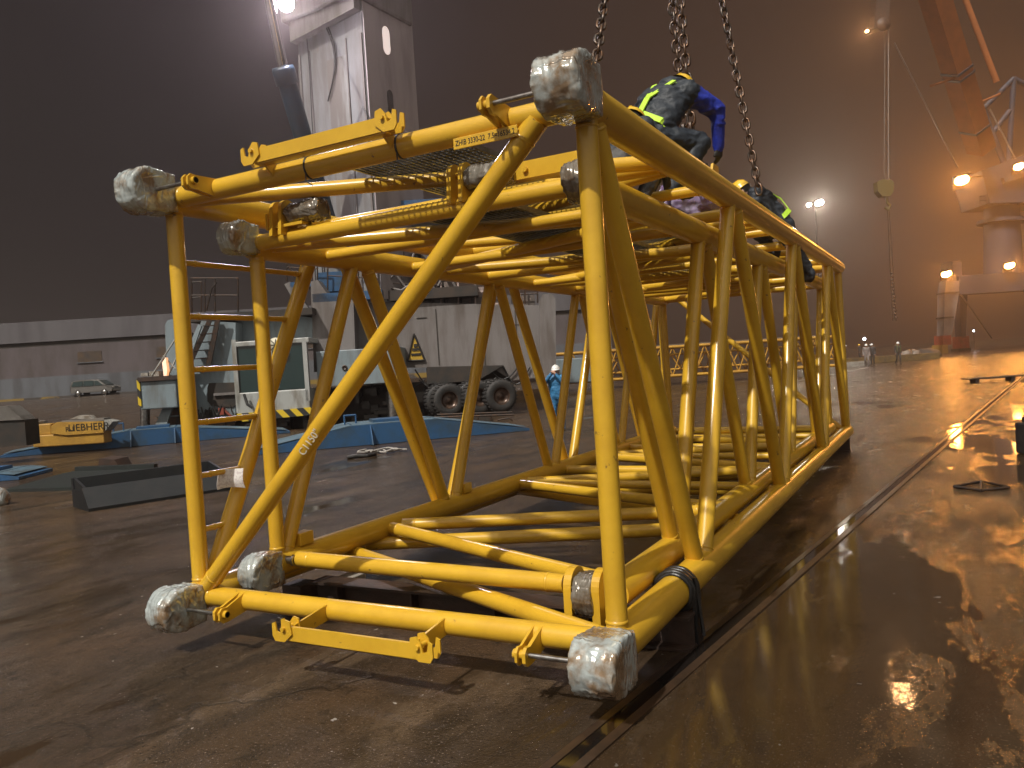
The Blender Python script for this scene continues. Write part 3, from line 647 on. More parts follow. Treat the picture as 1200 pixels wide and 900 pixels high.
hp('panel_eye', DSTEEL, lambda b: b.lathe(P3(404, 431, 29.6), -EY, [(0, .10), (.04, .10), (.04, .06), (.01, .05), (.01, 0)], 14))
hp('underframe', DARK, lambda b: (pbox(b, 362, 452, 510, 492, 31.5, 34), pbox(b, 500, 428, 600, 452, 31.6, 34), pprism(b, [(500, 430), (590, 428), (560, 446), (500, 450)], 30.9, 31.5), pbox(b, 270, 486, 370, 505, 30.2, 33)))
tri = hp('warning_sign', mat('sign_yellow', (.45, .28, .03), .5), lambda b: b.prism([P3(478, 423, 31.15), P3(497.5, 422, 31.15), P3(485, 391, 31.15)], EY*.03))
hp('sign_border', INK, lambda b: [b.tube(P3(*p, 31.13), P3(*q, 31.13), .035, n=6) for p, q in (((478, 423), (497.5, 422)), ((497.5, 422), (485, 391)), ((485, 391), (478, 423)))], tri)
hp('sign_symbol', INK, lambda b: (pbox(b, 483, 408, 491, 411, 31.12, 31.14), pbox(b, 485, 403, 489, 407, 31.12, 31.14), pbox(b, 482, 414, 493, 416.5, 31.12, 31.14)), tri)
def clutter(b):
    r_ = random.Random(11)
    for k in range(34):
        x = r_.uniform(376, 505); y = r_.uniform(452, 492); d = r_.uniform(30.6, 31.4); pbox(b, x, y, x+r_.uniform(3, 16), y+r_.uniform(3, 14), d, d+.5)
def clutter2(b):
    r_ = random.Random(12)
    for k in range(16):
        x = r_.uniform(285, 362); y = r_.uniform(486, 500); d = r_.uniform(29.4, 30); pbox(b, x, y, x+r_.uniform(4, 14), y+r_.uniform(3, 9), d, d+.5)
GEAR = mat('greasy_gear', (.05, .042, .036), .45, c2=(.02, .017, .014), sc=5)
hp('running_gear', GEAR, clutter); hp('front_gear', GEAR, clutter2)
def hoses(b):
    r_ = random.Random(17)
    for k in range(14):
        x = r_.uniform(372, 600); y = r_.uniform(425, 450); L_ = r_.uniform(15, 45); sg = r_.uniform(8, 22)
        b.path([P3(x+L_*t/6, y+sg*math.sin(PI*t/6), 31.0+.02*k) for t in range(7)], .03, 5)
    for k in range(8):
        x = r_.uniform(215, 275); y = r_.uniform(470, 485); b.path([P3(x+10*t/5, y+12*math.sin(PI*t/5), 29.3) for t in range(6)], .03, 5)
hp('hydraulic_hose', RUBBER, hoses)
def topbits(b):
    r_ = random.Random(23)
    for k in range(22):
        x = r_.uniform(452, 622); w_ = r_.uniform(5, 18); h_ = r_.uniform(3, 12); pbox(b, x, 357-h_, x+w_, 359, 31.6+.05*k, 32.6+.05*k)
hp('deck_box', mat('dark_deck_box', (.07, .065, .06), .5, c2=(.13, .10, .085), sc=2), topbits)
hp('handrail', DSTEEL, lambda b: (rails(b, [(585, 357), (600, 356), (615, 356), (630, 355)], 31.4, 22), rails(b, [(452, 345), (470, 345), (490, 346), (512, 347)], 31.3, 26)))
# wheels
for k, (x, y) in enumerate(((527, 469), (563, 466), (588, 464), (430, 472), (405, 474))):
    for dd in (0, .62):
        d0 = 29.9+dd if k < 3 else 32.2+dd
        c_ = P3(x - (9 if dd else 0), y, d0); R_ = .62
        b = MB(); b.lathe(c_, EY*.93+EX*-.36, [(0, .32), (-.02, .36), (-.04, .5), (0, .58), (.06, .62), (.2, .625), (.42, .62), (.48, .58), (.5, .5), (.48, .34)], 32)
        n0 = len(b.v)
        for q in range(28):
            t = 2*PI*q/28; ax_ = (EY*.93-EX*.36).normalized(); a_ = ax_.orthogonal().normalized(); b_ = ax_.cross(a_); rad = a_*math.cos(t)+b_*math.sin(t)
            b.box(c_ + ax_*.24 + rad*.63, (.40, .06, .05), (ax_, ax_.cross(rad), rad))
        wl = b.build('wheel', TYRE, HC)
        b = MB(); b.lathe(c_, EY*.93-EX*.36, [(.01, .35), (-.012, .33), (.02, .31), (.12, .29), (.16, .12), (.1, .10), (.1, 0)], 24); b.build('rim', mat('rusty_rim', (.10, .06, .04), .3, metal=.5, c2=(.05, .035, .03), sc=5), wl)
# driver's cab at the left end
hp('cab_body', WHITEP, lambda b: (pbox(b, 277, 458, 363, 484, 29.0, 31, bev=.04), pbox(b, 274, 398, 362, 404, 29.0, 31, bev=.03), pbox(b, 274, 398, 279, 484, 29.0, 29.2), pbox(b, 356, 396, 361, 470, 29.0, 29.2), pbox(b, 316, 401, 320, 460, 29.02, 29.15)))
hp('cab_window', GLASS, lambda b: (pbox(b, 279, 404, 316, 460, 29.08, 29.14), pbox(b, 320, 403, 356, 456, 29.08, 29.14)))
hp('cab_interior', mat('cab_interior', (.05, .07, .065), .7), lambda b: pbox(b, 280, 405, 356, 458, 30.6, 30.9))
hp('bumper', HAZ, lambda b: pprism(b, [(277, 485), (366, 477), (367, 470+16), (284, 494)], 28.95, 29.4))
fan = hp('work_lamp', mat('cream_grille', (.55, .52, .40), .5), lambda b: b.lathe(P3(323, 404, 28.85), -EY, [(0, .26), (.06, .25), (.06, 0)], 24))
hp('grille_bar', INK, lambda b: [b.box(P3(323, 404, 28.78), (.5 if k % 2 else .4, .02, .02), (EX*math.cos(k*PI/4)+EZ*math.sin(k*PI/4), EY, EZ*math.cos(k*PI/4)-EX*math.sin(k*PI/4))) for k in range(4)], fan)
hp('mirror_arm', RUBBER, lambda b: b.path([P3(286, 462, 28.8), P3(290, 474, 28.7), P3(296, 478, 28.7)], .05, 6))
# carrier body left of the cab, deck, steps
hp('carrier_body', PALE, lambda b: (pprism(b, [(236, 376), (276, 378), (276, 490), (212, 492), (216, 430)], 29.6, 33), pprism(b, [(276, 364), (366, 372), (366, 398), (276, 400)], 30.4, 33)))
hp('intake_recess', DARK, lambda b: pprism(b, [(245, 449), (279, 448), (279, 474), (272, 477), (248, 476), (243, 470), (243, 454)], 29.55, 29.62))
hp('intake_rim', GREYP, lambda b: pbox(b, 250, 460, 279, 463, 29.45, 29.6))
hp('deck', DARK, lambda b: (pbox(b, 218, 365, 366, 373, 29.8, 33.5)))
hp('handrail', DSTEEL, lambda b: (rails(b, [(224, 366), (240, 366), (252, 366), (279, 366)], 30, 40), rails(b, [(225, 367), (236, 366)], 33, 36), b.path([P3(242, 364, 29.9), P3(248, 338, 29.9), P3(254, 331, 29.9)], .03, 6)))
def stair(b):
    for s_ in (0, 1):
        o = s_*24; b.prism([P3(216+o, 432, 29.2), P3(222+o, 432, 29.2), P3(252+o*.3, 368, 29.2), P3(246+o*.3, 368, 29.2)], EY*.06)
    for k in range(7):
        t = k/6; x0 = 218+t*26; x1 = 242+t*12; y = 430-t*58; b.box((P3(x0, y, 29.3)+P3(x1, y, 29.3))/2, ((x1-x0)/31, .25, .03), AX)
hp('stair', DSTEEL, stair)
def lstair(b):
    b.prism([P3(232, 380, 28.9), P3(236, 382, 28.9), P3(190, 512, 28.5), P3(176, 512, 28.5)], EY*.1)
    b.prism([P3(205, 452, 28.8), P3(212, 452, 28.8), P3(188, 510, 28.5), P3(180, 510, 28.5)], EY*.1)
    for k in range(6): t = k/5; b.box(P3(214-t*22, 440+t*60, 28.8), (.75, .2, .035), AX)
hp('boarding_ladder', PALE, lstair)
hp('rail_strut', WHITEP, lambda b: [b.tube(P3(x, y, 28.6), P3(x2, y2, 28.6), .03, n=6) for x, y, x2, y2 in ((191, 417, 206, 432), (178, 453, 194, 471), (178, 440, 205, 398), (184, 470, 210, 412), (176, 480, 177, 450))])
hp('post', PALE, lambda b: pprism(b, [(193, 381), (196, 375.5), (201, 374), (206, 376), (207.5, 381), (208, 440), (196, 440)], 29.5, 30.2))
hp('hydraulics', DSTEEL, lambda b: [pbox(b, *q, 29.4+.1*i, 30.6) for i, q in enumerate(((196, 470, 222, 500), (205, 456, 216, 474), (240, 480, 262, 500), (262, 484, 275, 498), (300, 488, 340, 506)))])
hp('red_valve', REDP, lambda b: (pbox(b, 256, 478, 262, 486, 29.3, 29.5), b.tube(P3(262, 480, 29.4), P3(275, 492, 29.4), .05, n=8)))
# outriggers: boxes, jacks and the big blue pads
hp('outrigger_box', PALE, lambda b: (pbox(b, 163, 446, 207, 479, 28.2, 30.4, bev=.04)))
hp('hazard_patch', HAZ, lambda b: pbox(b, 161, 444, 164.5, 476, 28.15, 30.2))
hp('outrigger_top', RUST, lambda b: (pbox(b, 161, 441, 208, 446, 28.1, 30.5)))
hp('crate_on_top', WOOD, lambda b: (pbox(b, 165, 437, 173, 441, 28.6, 29.2), pbox(b, 175, 435, 186, 441, 28.6, 29.4)))
hp('amber_light', emit('amber_lamp', (1, .40, .12), .8), lambda b: pprism(b, [(190, 425), (194, 419), (196, 434), (195, 442), (192, 442)], 28.4, 28.6))
hp('jack_leg', STEEL, lambda b: (b.tube(P3(170, 478, 29), P3(170, 506, 29), .17, n=16)))
hp('jack_leg', STEEL, lambda b: (b.tube(P3(460, 458, 29.5), P3(461, 502, 29.5), .2, n=16)))
def pad(cpx, cdir, L, wd, h, taper, label):
    c_ = V(cpx); c_.z = 0; d_ = cdir.normalized(); n_ = V((d_.y, -d_.x, 0))
    r_ = empty('outrigger_pad', c_, label, 'outrigger pad')
    pr = [(-L/2, .06), (-L/2+taper, h), (L/2-taper, h), (L/2, .06), (L/2, 0), (-L/2, 0)]
    b = MB(); b.prism([c_ + d_*u + EZ*(z+.01) - n_*(wd/2) for u, z in pr], n_*wd); b.build('body', BLUE, r_)
    b = MB(); b.box(c_ + EZ*(h+.02), (L-2*taper-.05, wd-.06, .014), (d_, -n_, EZ))
    for s_ in (-1, 1):
        b.prism([c_ + d_*(s_*(L/2-taper+.02)) + EZ*(h+.014) + n_*(wd/2-.03), c_ + d_*(s_*(L/2-taper+.02)) + EZ*(h+.014) - n_*(wd/2-.03), c_ + d_*(s_*(L/2-.1)) + EZ*(.12) - n_*(wd/2-.03), c_ + d_*(s_*(L/2-.1)) + EZ*(.12) + n_*(wd/2-.03)], EZ*.012)
    b.build('top_plate', BLUEL, r_)
    b = MB()
    for s_ in (-1, 1): b.prism([c_ + d_*(s_*.65) + n_*(s2*wd/2) + q for s2 in (1,) for q in (V((0, 0, .02)), n_*.32 + V((0, 0, .02)), V((0, 0, h)))], d_*.03)
    b.build('fin', BLUE, r_)
    b = MB(); b.box(c_ + EZ*(h+.06), (1.0, .8, .08), (d_, -n_, EZ)); b.path([c_ + d_*-1.2 + EZ*h, c_ + d_*-1.2 + EZ*(h+.25), c_ + d_*-.9 + EZ*(h+.25), c_ + d_*-.9 + EZ*h], .025, 6); b.build('jack_socket', BLUE, r_)
pad(g(452, 520) + EY*.9, EX*.95+EY*.30, 7.4, 1.7, .52, 2.6, 'blue tapered steel outrigger pad under the jack behind the boom brace')
pad(g(165, 523) + EY*1.0, EX*.93+EY*.36, 8.6, 1.6, .5, 3.6, 'bright blue tapered steel outrigger pad at the left jack of the crane')
pad(g(-22, 562), EX*.97+EY*.1, 2.4, 1.6, .16, .5, 'low teal outrigger pad cut by the left picture edge')

# ------------------------------------------------------------------ plates, ballast, trailer, rope near the crane
b = MB(); A_, B_, C_, D_ = g(104, 600), g(272, 574), g(277, 556), g(117, 571)
d_ = (B_-A_).normalized(); n_ = V((-d_.y, d_.x, 0)); LL = (B_-A_).length
pr = [(0, 0), (0, .05), (.30, .34), (.36, .34), (.40, .29), (.80, .29), (.84, .46), (.92, .46), (.92, 0)]
b.prism([A_ + n_*u + EZ*z for u, z in pr], d_*LL)
for u in (0.02, LL-.06): b.prism([A_ + d_*u + n_*p_ + EZ*q_ for p_, q_ in ((.02, .0), (.33, .36), (.88, .47), (.90, .0))], d_*.04)
tag(b.build('steel_ramp', BLACKT), 'shiny wet black steel ramp plate lying nearest the ladder side', 'ramp plate')
b = MB(); A_, B_ = g(6, 577), g(116, 574); d_ = (B_-A_).normalized(); n_ = V((-d_.y, d_.x, 0)); LL = (B_-A_).length
b.prism([A_ + n_*u + EZ*z for u, z in ((0, 0), (0, .06), (1.5, .17), (1.9, .17), (1.9, 0))], d_*LL); b.box(A_ + d_*LL/2 + n_*1.7 + EZ*.21, (LL-.2, .12, .1), (d_, n_, EZ))
tag(b.build('steel_ramp', GREENT), 'flat dark green steel plate left of the black ramp plate', 'ramp plate')
b = MB(); q = g(128, 556); b.prism([q + EX*u + EZ*z for u, z in ((-.25, 0), (.3, 0), (.14, .32), (-.2, .36))], EY*.6)
tag(b.build('wood_wedge', RUST), 'small rusty brown wedge beside the dark green plate', 'wedge')
# yellow ballast with its lettering
D0 = 24.5
bal = empty('ballast_block', P3(85, 520, D0), 'low yellow ballast block with black lettering behind the blue pad', 'ballast')
hb = lambda name, m, fn: (lambda b: (fn(b), b.build(name, m, bal))[1])(MB())
YB = mat('ballast_yellow', (.42, .235, .035), .5, c2=(.28, .15, .03), sc=2)
hb('base', YB, lambda b: (pbox(b, 38, 508, 122, 522, D0, D0+.5, bev=.03), pbox(b, 37, 497, 60, 510, D0+.1, D0+.45, bev=.03)))
bd = hb('body', YB, lambda b: (pprism(b, [(60, 499), (66, 495), (121, 494), (121, 507), (78, 510), (60, 508)], D0-.05, D0+.45)))
hb('lid', mat('grey_lid', (.16, .15, .14), .5), lambda b: (pbox(b, 72, 491.5, 122, 494.5, D0+.1, D0+.5)))
hb('cap', WOOD, lambda b: (pprism(b, [(82, 491), (92, 487), (104, 487), (108, 491)], D0+.15, D0+.45), pbox(b, 113, 491, 121, 494, D0+.2, D0+.6), pbox(b, 38, 494, 45, 498, D0+.2, D0+.7)))
Rl = Matrix((EX, EZ, -EY)).transposed().to_4x4()
text('LIEBHERR', P3(104, 500.5, D0-.054), .30, Rl, INK, bd, .004)
text('R-1', P3(82, 503, D0-.054), .2, Rl, INK, bd, .004)
b = MB(); b.prism([P3(122, 492, D0), P3(132, 494, D0), P3(123, 505, D0)], EY*.5); tag(b.build('ballast_side_face', WHITEP), 'white triangle standing for the side face at the right end of the yellow ballast', 'plate')  # white triangle stands for the ballast's own side face
b = MB(); pprism(b, [(-30, 478), (8, 476), (22, 487), (27, 492), (-30, 494)], 22, 22.6)
dk = empty('concrete_weight', P3(5, 525, 22), 'dark block with a sloping grey top at the left picture edge', 'weight')
b.build('top', mat('weathered_top', (.13, .12, .11), .6, c2=(.08, .07, .06), sc=2), dk)
bb = MB(); pbox(bb, -30, 494, 30, 524, 22.05, 22.7); bb.build('body', DARK, dk)
# low trailer frame in front of the tyres
tr = empty('trailer_frame', g(560, 520), 'low steel trailer frame standing in front of the crane tyres', 'trailer')
def trf(b):
    for y in (489, 503): b.tube(P3(509, y, 26.5), P3(602, y-3, 26.5), .035, n=6); b.tube(P3(512, y-3, 27.8), P3(600, y-6, 27.8), .035, n=6)
    for x in (510, 527, 545, 560, 575): b.tube(P3(x, 489, 26.5), P3(x, 504, 26.5), .03, n=6)
    b.path([P3(580, 500, 26.5), P3(584, 492, 26.5), P3(597, 490, 26.5), P3(603, 494, 26.5), P3(602, 502, 26.5)], .03, 6)
    for x in (518, 556, 573): b.tube(P3(x, 503, 26.6), P3(x+1, 514, 26.6), .05, n=6)
b = MB(); trf(b); b.build('frame', DSTEEL, tr); b = MB(); pbox(b, 510, 490, 575, 502, 26.7, 27.7); b.build('bin', DARK, tr)
b = MB(); pbox(b, 520, 506, 552, 518, 27.2, 28); b.build('drum', BLUE, tr)
# rope
b = MB(); r_ = random.Random(2); q0 = g(447, 531); pts = []
for k in range(46): t = k/45; pts.append(q0 + EX*(-.5+1.0*t + .10*math.sin(k*1.3)) + EY*(.22*math.sin(k*.9+1)) + EZ*(.035+.03*(1+math.sin(k*.7))))
b.path(pts, .022, 6); tag(b.build('rope_coil', mat('pale_rope', (.32, .30, .28), .8)), 'tangled pale rope lying on the wet ground before the blue pad', 'rope')
b = MB(); b.path([g(407, 538)+EZ*.03, g(418, 537)+EZ*.05, g(430, 536)+EZ*.03, g(440, 534)+EZ*.04], .045, 8); tag(b.build('black_hose', RUBBER), 'short black hose beside the tangled pale rope', 'hose')
# container and crates behind the worker in blue
b = MB(); pbox(b, 636, 420, 705, 449, 45, 48, bev=.05); tag(b.build('low_container', PALE), 'pale blue grey low container behind the worker in blue overalls', 'container')
cr = MB(); [pbox(cr, *q, 41+.2*i, 42) for i, q in enumerate(((598, 458, 618, 470), (618, 456, 634, 468), (600, 470, 640, 478), (640, 460, 665, 468)))]
tag(cr.build('timber_stack', mat('brown_timber', (.20, .12, .06), .7, c2=(.10, .06, .035), sc=3)), 'low stack of brown timbers behind the crane tyres', 'timber')  # brown timber with darker patches

# ------------------------------------------------------------------ far yellow lattice boom
fb = empty('far_lattice_boom', lv(6, 50, 0), 'long yellow lattice boom lying on the ground far behind the nested sections', 'boom section')
Lx = [lv(a, b_, 0) for a, b_ in ((2.5, 50), (20.4, 50), (2.5, 52.2), (20.0, 52.2))]
for i in (0, 2):
    for z in (.55, 2.35): tubeobj('chord', Lx[i]+EZ*z, Lx[i+1]+EZ*z, .10, fb, YELF, 10)
def fbr(z0, z1, P, Q, n, name):
    b = MB()
    for k in range(n):
        t0, t1 = k/n, (k+1)/n; za, zb_ = (z0, z1) if k % 2 else (z1, z0)
        b.tube(P.lerp(Q, t0)+EZ*za, P.lerp(Q, t1)+EZ*zb_, .05, n=6)
    b.build(name, YELF, fb)
fbr(.55, 2.35, Lx[0], Lx[1], 26, 'lacing'); fbr(.55, 2.35, Lx[2], Lx[3], 26, 'lacing')
for i in (0, 2):
    for z in (.95, 1.9): tubeobj('inner_chord', Lx[i]+EY*(.4 if i == 0 else -.4)+EZ*z, Lx[i+1]+EY*(.4 if i == 0 else -.4)+EZ*z, .07, fb, YELF, 10)
fbr(.95, 1.9, Lx[0]+EY*.4, Lx[1]+EY*.4, 33, 'inner_lacing')
b = MB()
for k in range(17):
    t = k/16; p, q = Lx[0].lerp(Lx[1], t), Lx[2].lerp(Lx[3], t)
    for z in (.55, 2.35): b.tube(p+EZ*z, q+EZ*z, .05, n=6)
b.build('cross_lacing', YELF, fb)
b = MB()
for t in (.05, .5, .95): b.box(Lx[0].lerp(Lx[3], .5)*0 + Lx[0].lerp(Lx[1], t)*.5 + Lx[2].lerp(Lx[3], t)*.5 + EZ*.21, (.3, 3, .42), AX)
b.build('support_beam', DARK, fb)
pl_ = MB(); pbox(pl_, 690, 401, 960, 403.5, 50.3, 51.6); pl_.build('walkway', mat('far_walkway', (.16, .12, .08), .6), fb)
# painted line on the yard
b = MB(); A_, B_ = g(880, 457), g(1016, 431); d_ = (B_-A_).normalized(); n_ = V((d_.y, -d_.x, 0)); b.box((A_+B_)/2+EZ*.004, ((B_-A_).length, .16, .006), (d_, n_, EZ))
tag(b.build('yard_marking', mat('worn_white_line', (.45, .42, .36), .4, c2=(.12, .1, .08), sc=2)), kind='structure')

# ------------------------------------------------------------------ portal quay crane on the right
DQ = 96
QC = empty('portal_crane', P3(1150, 410, DQ), 'blue grey portal quay crane with orange jib and red footed white leg on the right', 'crane')
QBLUE = mat('quay_crane_blue', (.035, .042, .065), .6, c2=(.025, .028, .04), sc=.3)
def qp(name, m, fn, parent=None): b = MB(); fn(b); return b.build(name, m, parent or QC)
l1 = qp('leg', mat('darkened_white_leg', (.19, .175, .17), .5, c2=(.12, .105, .10), sc=.5), lambda b: pprism(b, [(1109, 329), (1124, 329), (1124, 343), (1117, 385), (1114, 397), (1106, 397), (1107, 345)], DQ, DQ+1.6))  # white leg paint darkened to offset the sun on it
qp('band', DARK, lambda b: (pbox(b, 1107, 342, 1124, 344, DQ-.1, DQ+1.7), pbox(b, 1106, 371, 1118, 373, DQ-.1, DQ+1.7)), l1)
qp('foot', REDP, lambda b: (pbox(b, 1105, 393, 1115, 404, DQ-.2, DQ+1.8)))
qp('foot', REDP, lambda b: (pbox(b, 1126, 394, 1136, 408, DQ+8, DQ+10)))
qp('bogie', mat('bogie_yellow', (.35, .2, .05), .6), lambda b: (pbox(b, 1104.5, 404, 1111, 415, DQ-.4, DQ+2)))
qp('bogie', DARK, lambda b: (pbox(b, 1124, 408, 1138, 411, DQ+8, DQ+10)))
l2 = qp('leg', QBLUE, lambda b: pprism(b, [(1124, 340), (1134, 340), (1132, 396), (1127, 396)], DQ+8, DQ+9.5))
l3 = qp('leg', QBLUE, lambda b: pprism(b, [(1215, 334), (1230, 332), (1228, 404), (1222, 404)], DQ, DQ+1.6))
qp('tie_rod', STEEL, lambda b: b.tube(P3(1124, 342, DQ+.5), P3(1162, 396, DQ+6), .10, n=6))
qp('portal_beam', QBLUE, lambda b: (pbox(b, 1124, 319, 1250, 341, DQ, DQ+3), pbox(b, 1116, 306, 1127, 330, DQ+.5, DQ+3)))
qp('slew_tower', QBLUE, lambda b: (b.tube(P3(1176, 322, DQ+2), P3(1173, 238, DQ+2), 2.15, 1.9, n=28), b.tube(P3(1174, 262, DQ+2), P3(1174, 258, DQ+2), 2.7, n=28), b.tube(P3(1174, 243, DQ+2), P3(1174, 238, DQ+2), 2.9, n=28)))
qp('platform_rail', QBLUE, lambda b: [b.tube(P3(1148+k*7.4, 240, DQ-.6), P3(1148+k*7.4, 230, DQ-.6), .06, n=5) for k in range(8)] + [b.tube(P3(1147, y, DQ-.6), P3(1202, y-2, DQ-.6), .06, n=5) for y in (230, 235)])
qp('machinery_house', QBLUE, lambda b: (pprism(b, [(1150, 200), (1230, 170), (1260, 236), (1160, 238)], DQ-1, DQ+5), pprism(b, [(1176, 208), (1240, 186), (1240, 192), (1178, 214)], DQ-1.6, DQ-.9)))
qp('gantry', QBLUE, lambda b: [b.tube(P3(*p, DQ+1), P3(*q, DQ+1), .32, n=8) for p, q in (((1152, 128), (1188, 92)), ((1188, 92), (1182, 190)), ((1152, 128), (1176, 190)), ((1160, 160), (1183, 130)), ((1188, 92), (1240, 120)))])
j0, j1 = P3(1150, 176, DQ-3), P3(1078, -60, DQ-14)
def jib(b):
    d_ = (j1-j0).normalized(); n_ = d_.cross(EY).normalized(); m_ = d_.cross(n_)
    b.box((j0+j1)/2, (1.9, 2.4, (j1-j0).length), (n_, m_, d_)); return d_, n_, m_
qp('jib', ORAP, lambda b: jib(b))
dj = (j1-j0).normalized(); nj = dj.cross(EY).normalized(); mj = dj.cross(nj)
qp('jib_collar', QBLUE, lambda b: [b.box(j0.lerp(j1, t), (2.1, 2.6, .25), (nj, mj, dj)) for t in (.12, .40, .43)])
qp('jib_spreader', ORAP, lambda b: (b.tube(P3(1090, 101, DQ-8), P3(1142, 84, DQ-8), .13, n=6), b.tube(P3(1146, 121, DQ-3), P3(1172, 110, DQ-3), .13, n=6)))
qp('luffing_strut', ORAP, lambda b: b.tube(P3(1124, -20, DQ), P3(1168, 96, DQ), .34, n=10))
qp('stay_rope', STEEL, lambda b: (b.tube(P3(1048, 50, DQ-4), P3(1122, 196, DQ-2), .09, n=5), b.tube(P3(1160, 128, DQ-1), P3(1190, 186, DQ-1), .1, n=5)))
def lamp(parent, px, py, D, rad, e, m, c, name='floodlight', both=False):
    p = P3(px, py, D); d_ = (-EY - EZ*.45).normalized()
    zz = (EZ - d_*EZ.dot(d_)).normalized(); ax_ = (EX, d_, zz); tl = (EX*.97 + zz*.2); ax_ = (tl, d_, d_.cross(tl)*-1)
    b = MB(); b.box(p - d_*rad*.42, (rad*1.9, rad*.7, rad*1.2), ax_, bev=rad*.12); b.box(p + d_*rad*.2 + zz*rad*.78, (rad*1.9, rad*.7, rad*.06), ax_); b.box(p - d_*rad*.5 - zz*rad*1.0, (rad*1.6, rad*.3, rad*.7), ax_); h = b.build(name, DSTEEL, parent)
    b = MB(); b.ball(p + d_*rad*.05, rad, 18, 12, 0, (1.0, .32, .66), Matrix(ax_).transposed()); b.build('lamp_glass', m, h)
    spot('flood_lamp', p + d_*(rad*.6+.1), c, e, d_, 170, rad*.8)
OC = (1, .36, .055)
lamp(QC, 1127, 211, DQ-2, .85, 3900, LAMPO, OC); lamp(QC, 1109, 321, DQ-.8, .6, 1500, LAMPO, OC); lamp(QC, 1183, 311, DQ-1, .6, 1500, LAMPO, OC); lamp(QC, 1194, 195, DQ-2.4, .62, 1900, LAMPO, OC)
qp('lamp_bracket', DSTEEL, lambda b: (b.tube(P3(1128, 209, DQ-1), P3(1156, 206, DQ-.8), .12, n=6), b.tube(P3(1112, 321, DQ), P3(1118, 322, DQ+.6), .1, n=6)))
# jib head with ropes and hook block, high up
JH = empty('jib_head', P3(1034, 0, 72), 'dark jib head with a small floodlight at the top right of the sky', 'jib')
def jh(b):
    pprism(b, [(1024, 34), (1030, -30), (1046, -30), (1041, 30)], 71.5, 72.6); b.tube(P3(1030, -30, 72), P3(1050, -160, 78), .5, n=8); b.tube(P3(1041, -30, 72), P3(1062, -160, 78), .5, n=8)
    b.lathe(P3(1036, 28, 71.4), EY, [(0, .0), (0, .6), (.25, .6), (.25, 0)], 18)
b = MB(); jh(b); b.build('sheave_frame', RUST, JH)
lamp(JH, 1016, 36.5, 71.5, .17, 900, emit('warm_lamp_glass', (1, .55, .22), 40), (1, .5, .2))
b = MB(); b.tube(P3(1017, 36, 71.9), P3(1030, 30, 71.9), .1, n=6); b.build('lamp_arm', RUST, JH)
b = MB(); b.tube(P3(1041, 30, 72), P3(1041, 215, 72), .05, n=5); b.tube(P3(1037, 30, 72.3), P3(1036, 215, 72.3), .03, n=5); b.build('hoist_rope', mat('wet_rope', (.5, .45, .4), .25, metal=.8), JH)
b = MB(); pprism(b, [(1028, 213), (1034, 210), (1045, 211), (1048, 215), (1047, 225), (1043, 230), (1034, 230), (1029, 224)], 71.7, 72.5); b.path([P3(1039, 230, 72), P3(1040, 238, 72), P3(1043, 241, 72), P3(1041, 246, 72), P3(1037, 243, 72)], .12, 6)
hk = b.build('hook_block', mat('hook_yellow', (.13, .095, .025), .5), None); tag(hk, 'yellow hook block hanging in the haze left of the orange jib', 'hook block')
b = MB(); 
for k in range(2): b.tube(P3(1040+k*2, 246, 72), P3(1046+k*4, 376, 72), .05, n=5)
for k in range(14): b.ball(P3(1044.5+k*.35+(k % 2), 320+k*4, 72), .12, 6, 4)
tag(b.build('lifting_sling', CHAIN), 'pair of chain slings hanging from the far hook block', 'sling')
# white high mast lamp and small distant lamps
HM = empty('light_mast', P3(958, 420, 112), 'tall thin light mast with a pair of white floodlights right of the boom', 'lamp post')
b = MB(); top = P3(955, 236, 112); b.tube(V((top.x, top.y, 0)), top, .16, .10, 8); b.tube(P3(945, 239, 112), P3(964, 235, 112), .08, n=6); b.build('mast', DSTEEL, HM)
LAMPC = emit('white_mast_lamp_glass', (1, .93, .78), 120)
lamp(HM, 960, 237.5, 111.4, .6, 2600, LAMPC, (1, .9, .72)); lamp(HM, 948, 240, 111.4, .36, 1000, LAMPC, (1, .9, .72))
for (px, py, D, lab, e) in ((1013, 398.5, 74, 'tiny white work lamp on a thin pole above the far group of workers', 12), (1141, 388.5, 118, 'tiny white lamp on a thin pole seen under the portal beam', 16)):
    r_ = empty('work_light', g(px, 425), lab, 'work light'); p = P3(px, py, D); r_.location = V((p.x, p.y, 0))
    b = MB(); b.tube(V((p.x, p.y, 0)), p, .03, n=6); b.build('pole', DSTEEL, r_)
    b = MB(); b.ball(p + EZ*.1, .13, 10, 8); b.build('bulb', emit('bulb_glass', (.9, .92, 1), e), r_)
# heaps, timbers and plates at the far edge of the yard
def heap(px, py, wd, h, m, label, cat, seed, D=None):
    q = g(px, py); b = MB(); r_ = random.Random(seed); n = 14
    b.ball(q + EZ*h*.25, 1, n, 9, 0, (wd, wd*.7, h*.75)); b.v = [p + noise.noise_vector(p*1.7)*(.22*h+.1) for p in b.v]
    b.v = [V((p.x, p.y, max(p.z, 0))) for p in b.v]
    tag(b.build('covered_heap', m), label, cat)
TARP = mat('wet_tarpaulin', (.22, .18, .15), .35, c2=(.12, .09, .07), sc=2, bump=.3)
heap(1062, 421, .8, .8, TARP, 'pale covered heap just right of the lone walking worker', 'heap', 1)
heap(1072, 420, .7, .9, TARP, 'second pale covered heap right of the lone walking worker', 'heap', 2)
heap(1085, 418, 1.6, .8, DARK, 'dark low heap left of the red crane foot', 'heap', 3)
heap(1045, 424, .7, .5, DARK, 'small dark heap left of the lone walking worker', 'heap', 4)
b = MB()
for k, (x0, x1, y) in enumerate(((972, 992, 432), (985, 1006, 430), (1000, 1012, 428))): b.box((g(x0, y)+g(x1, y))/2+EZ*.18, ((g(x1, y)-g(x0, y)).length, .4, .3), (EX, EY, EZ))
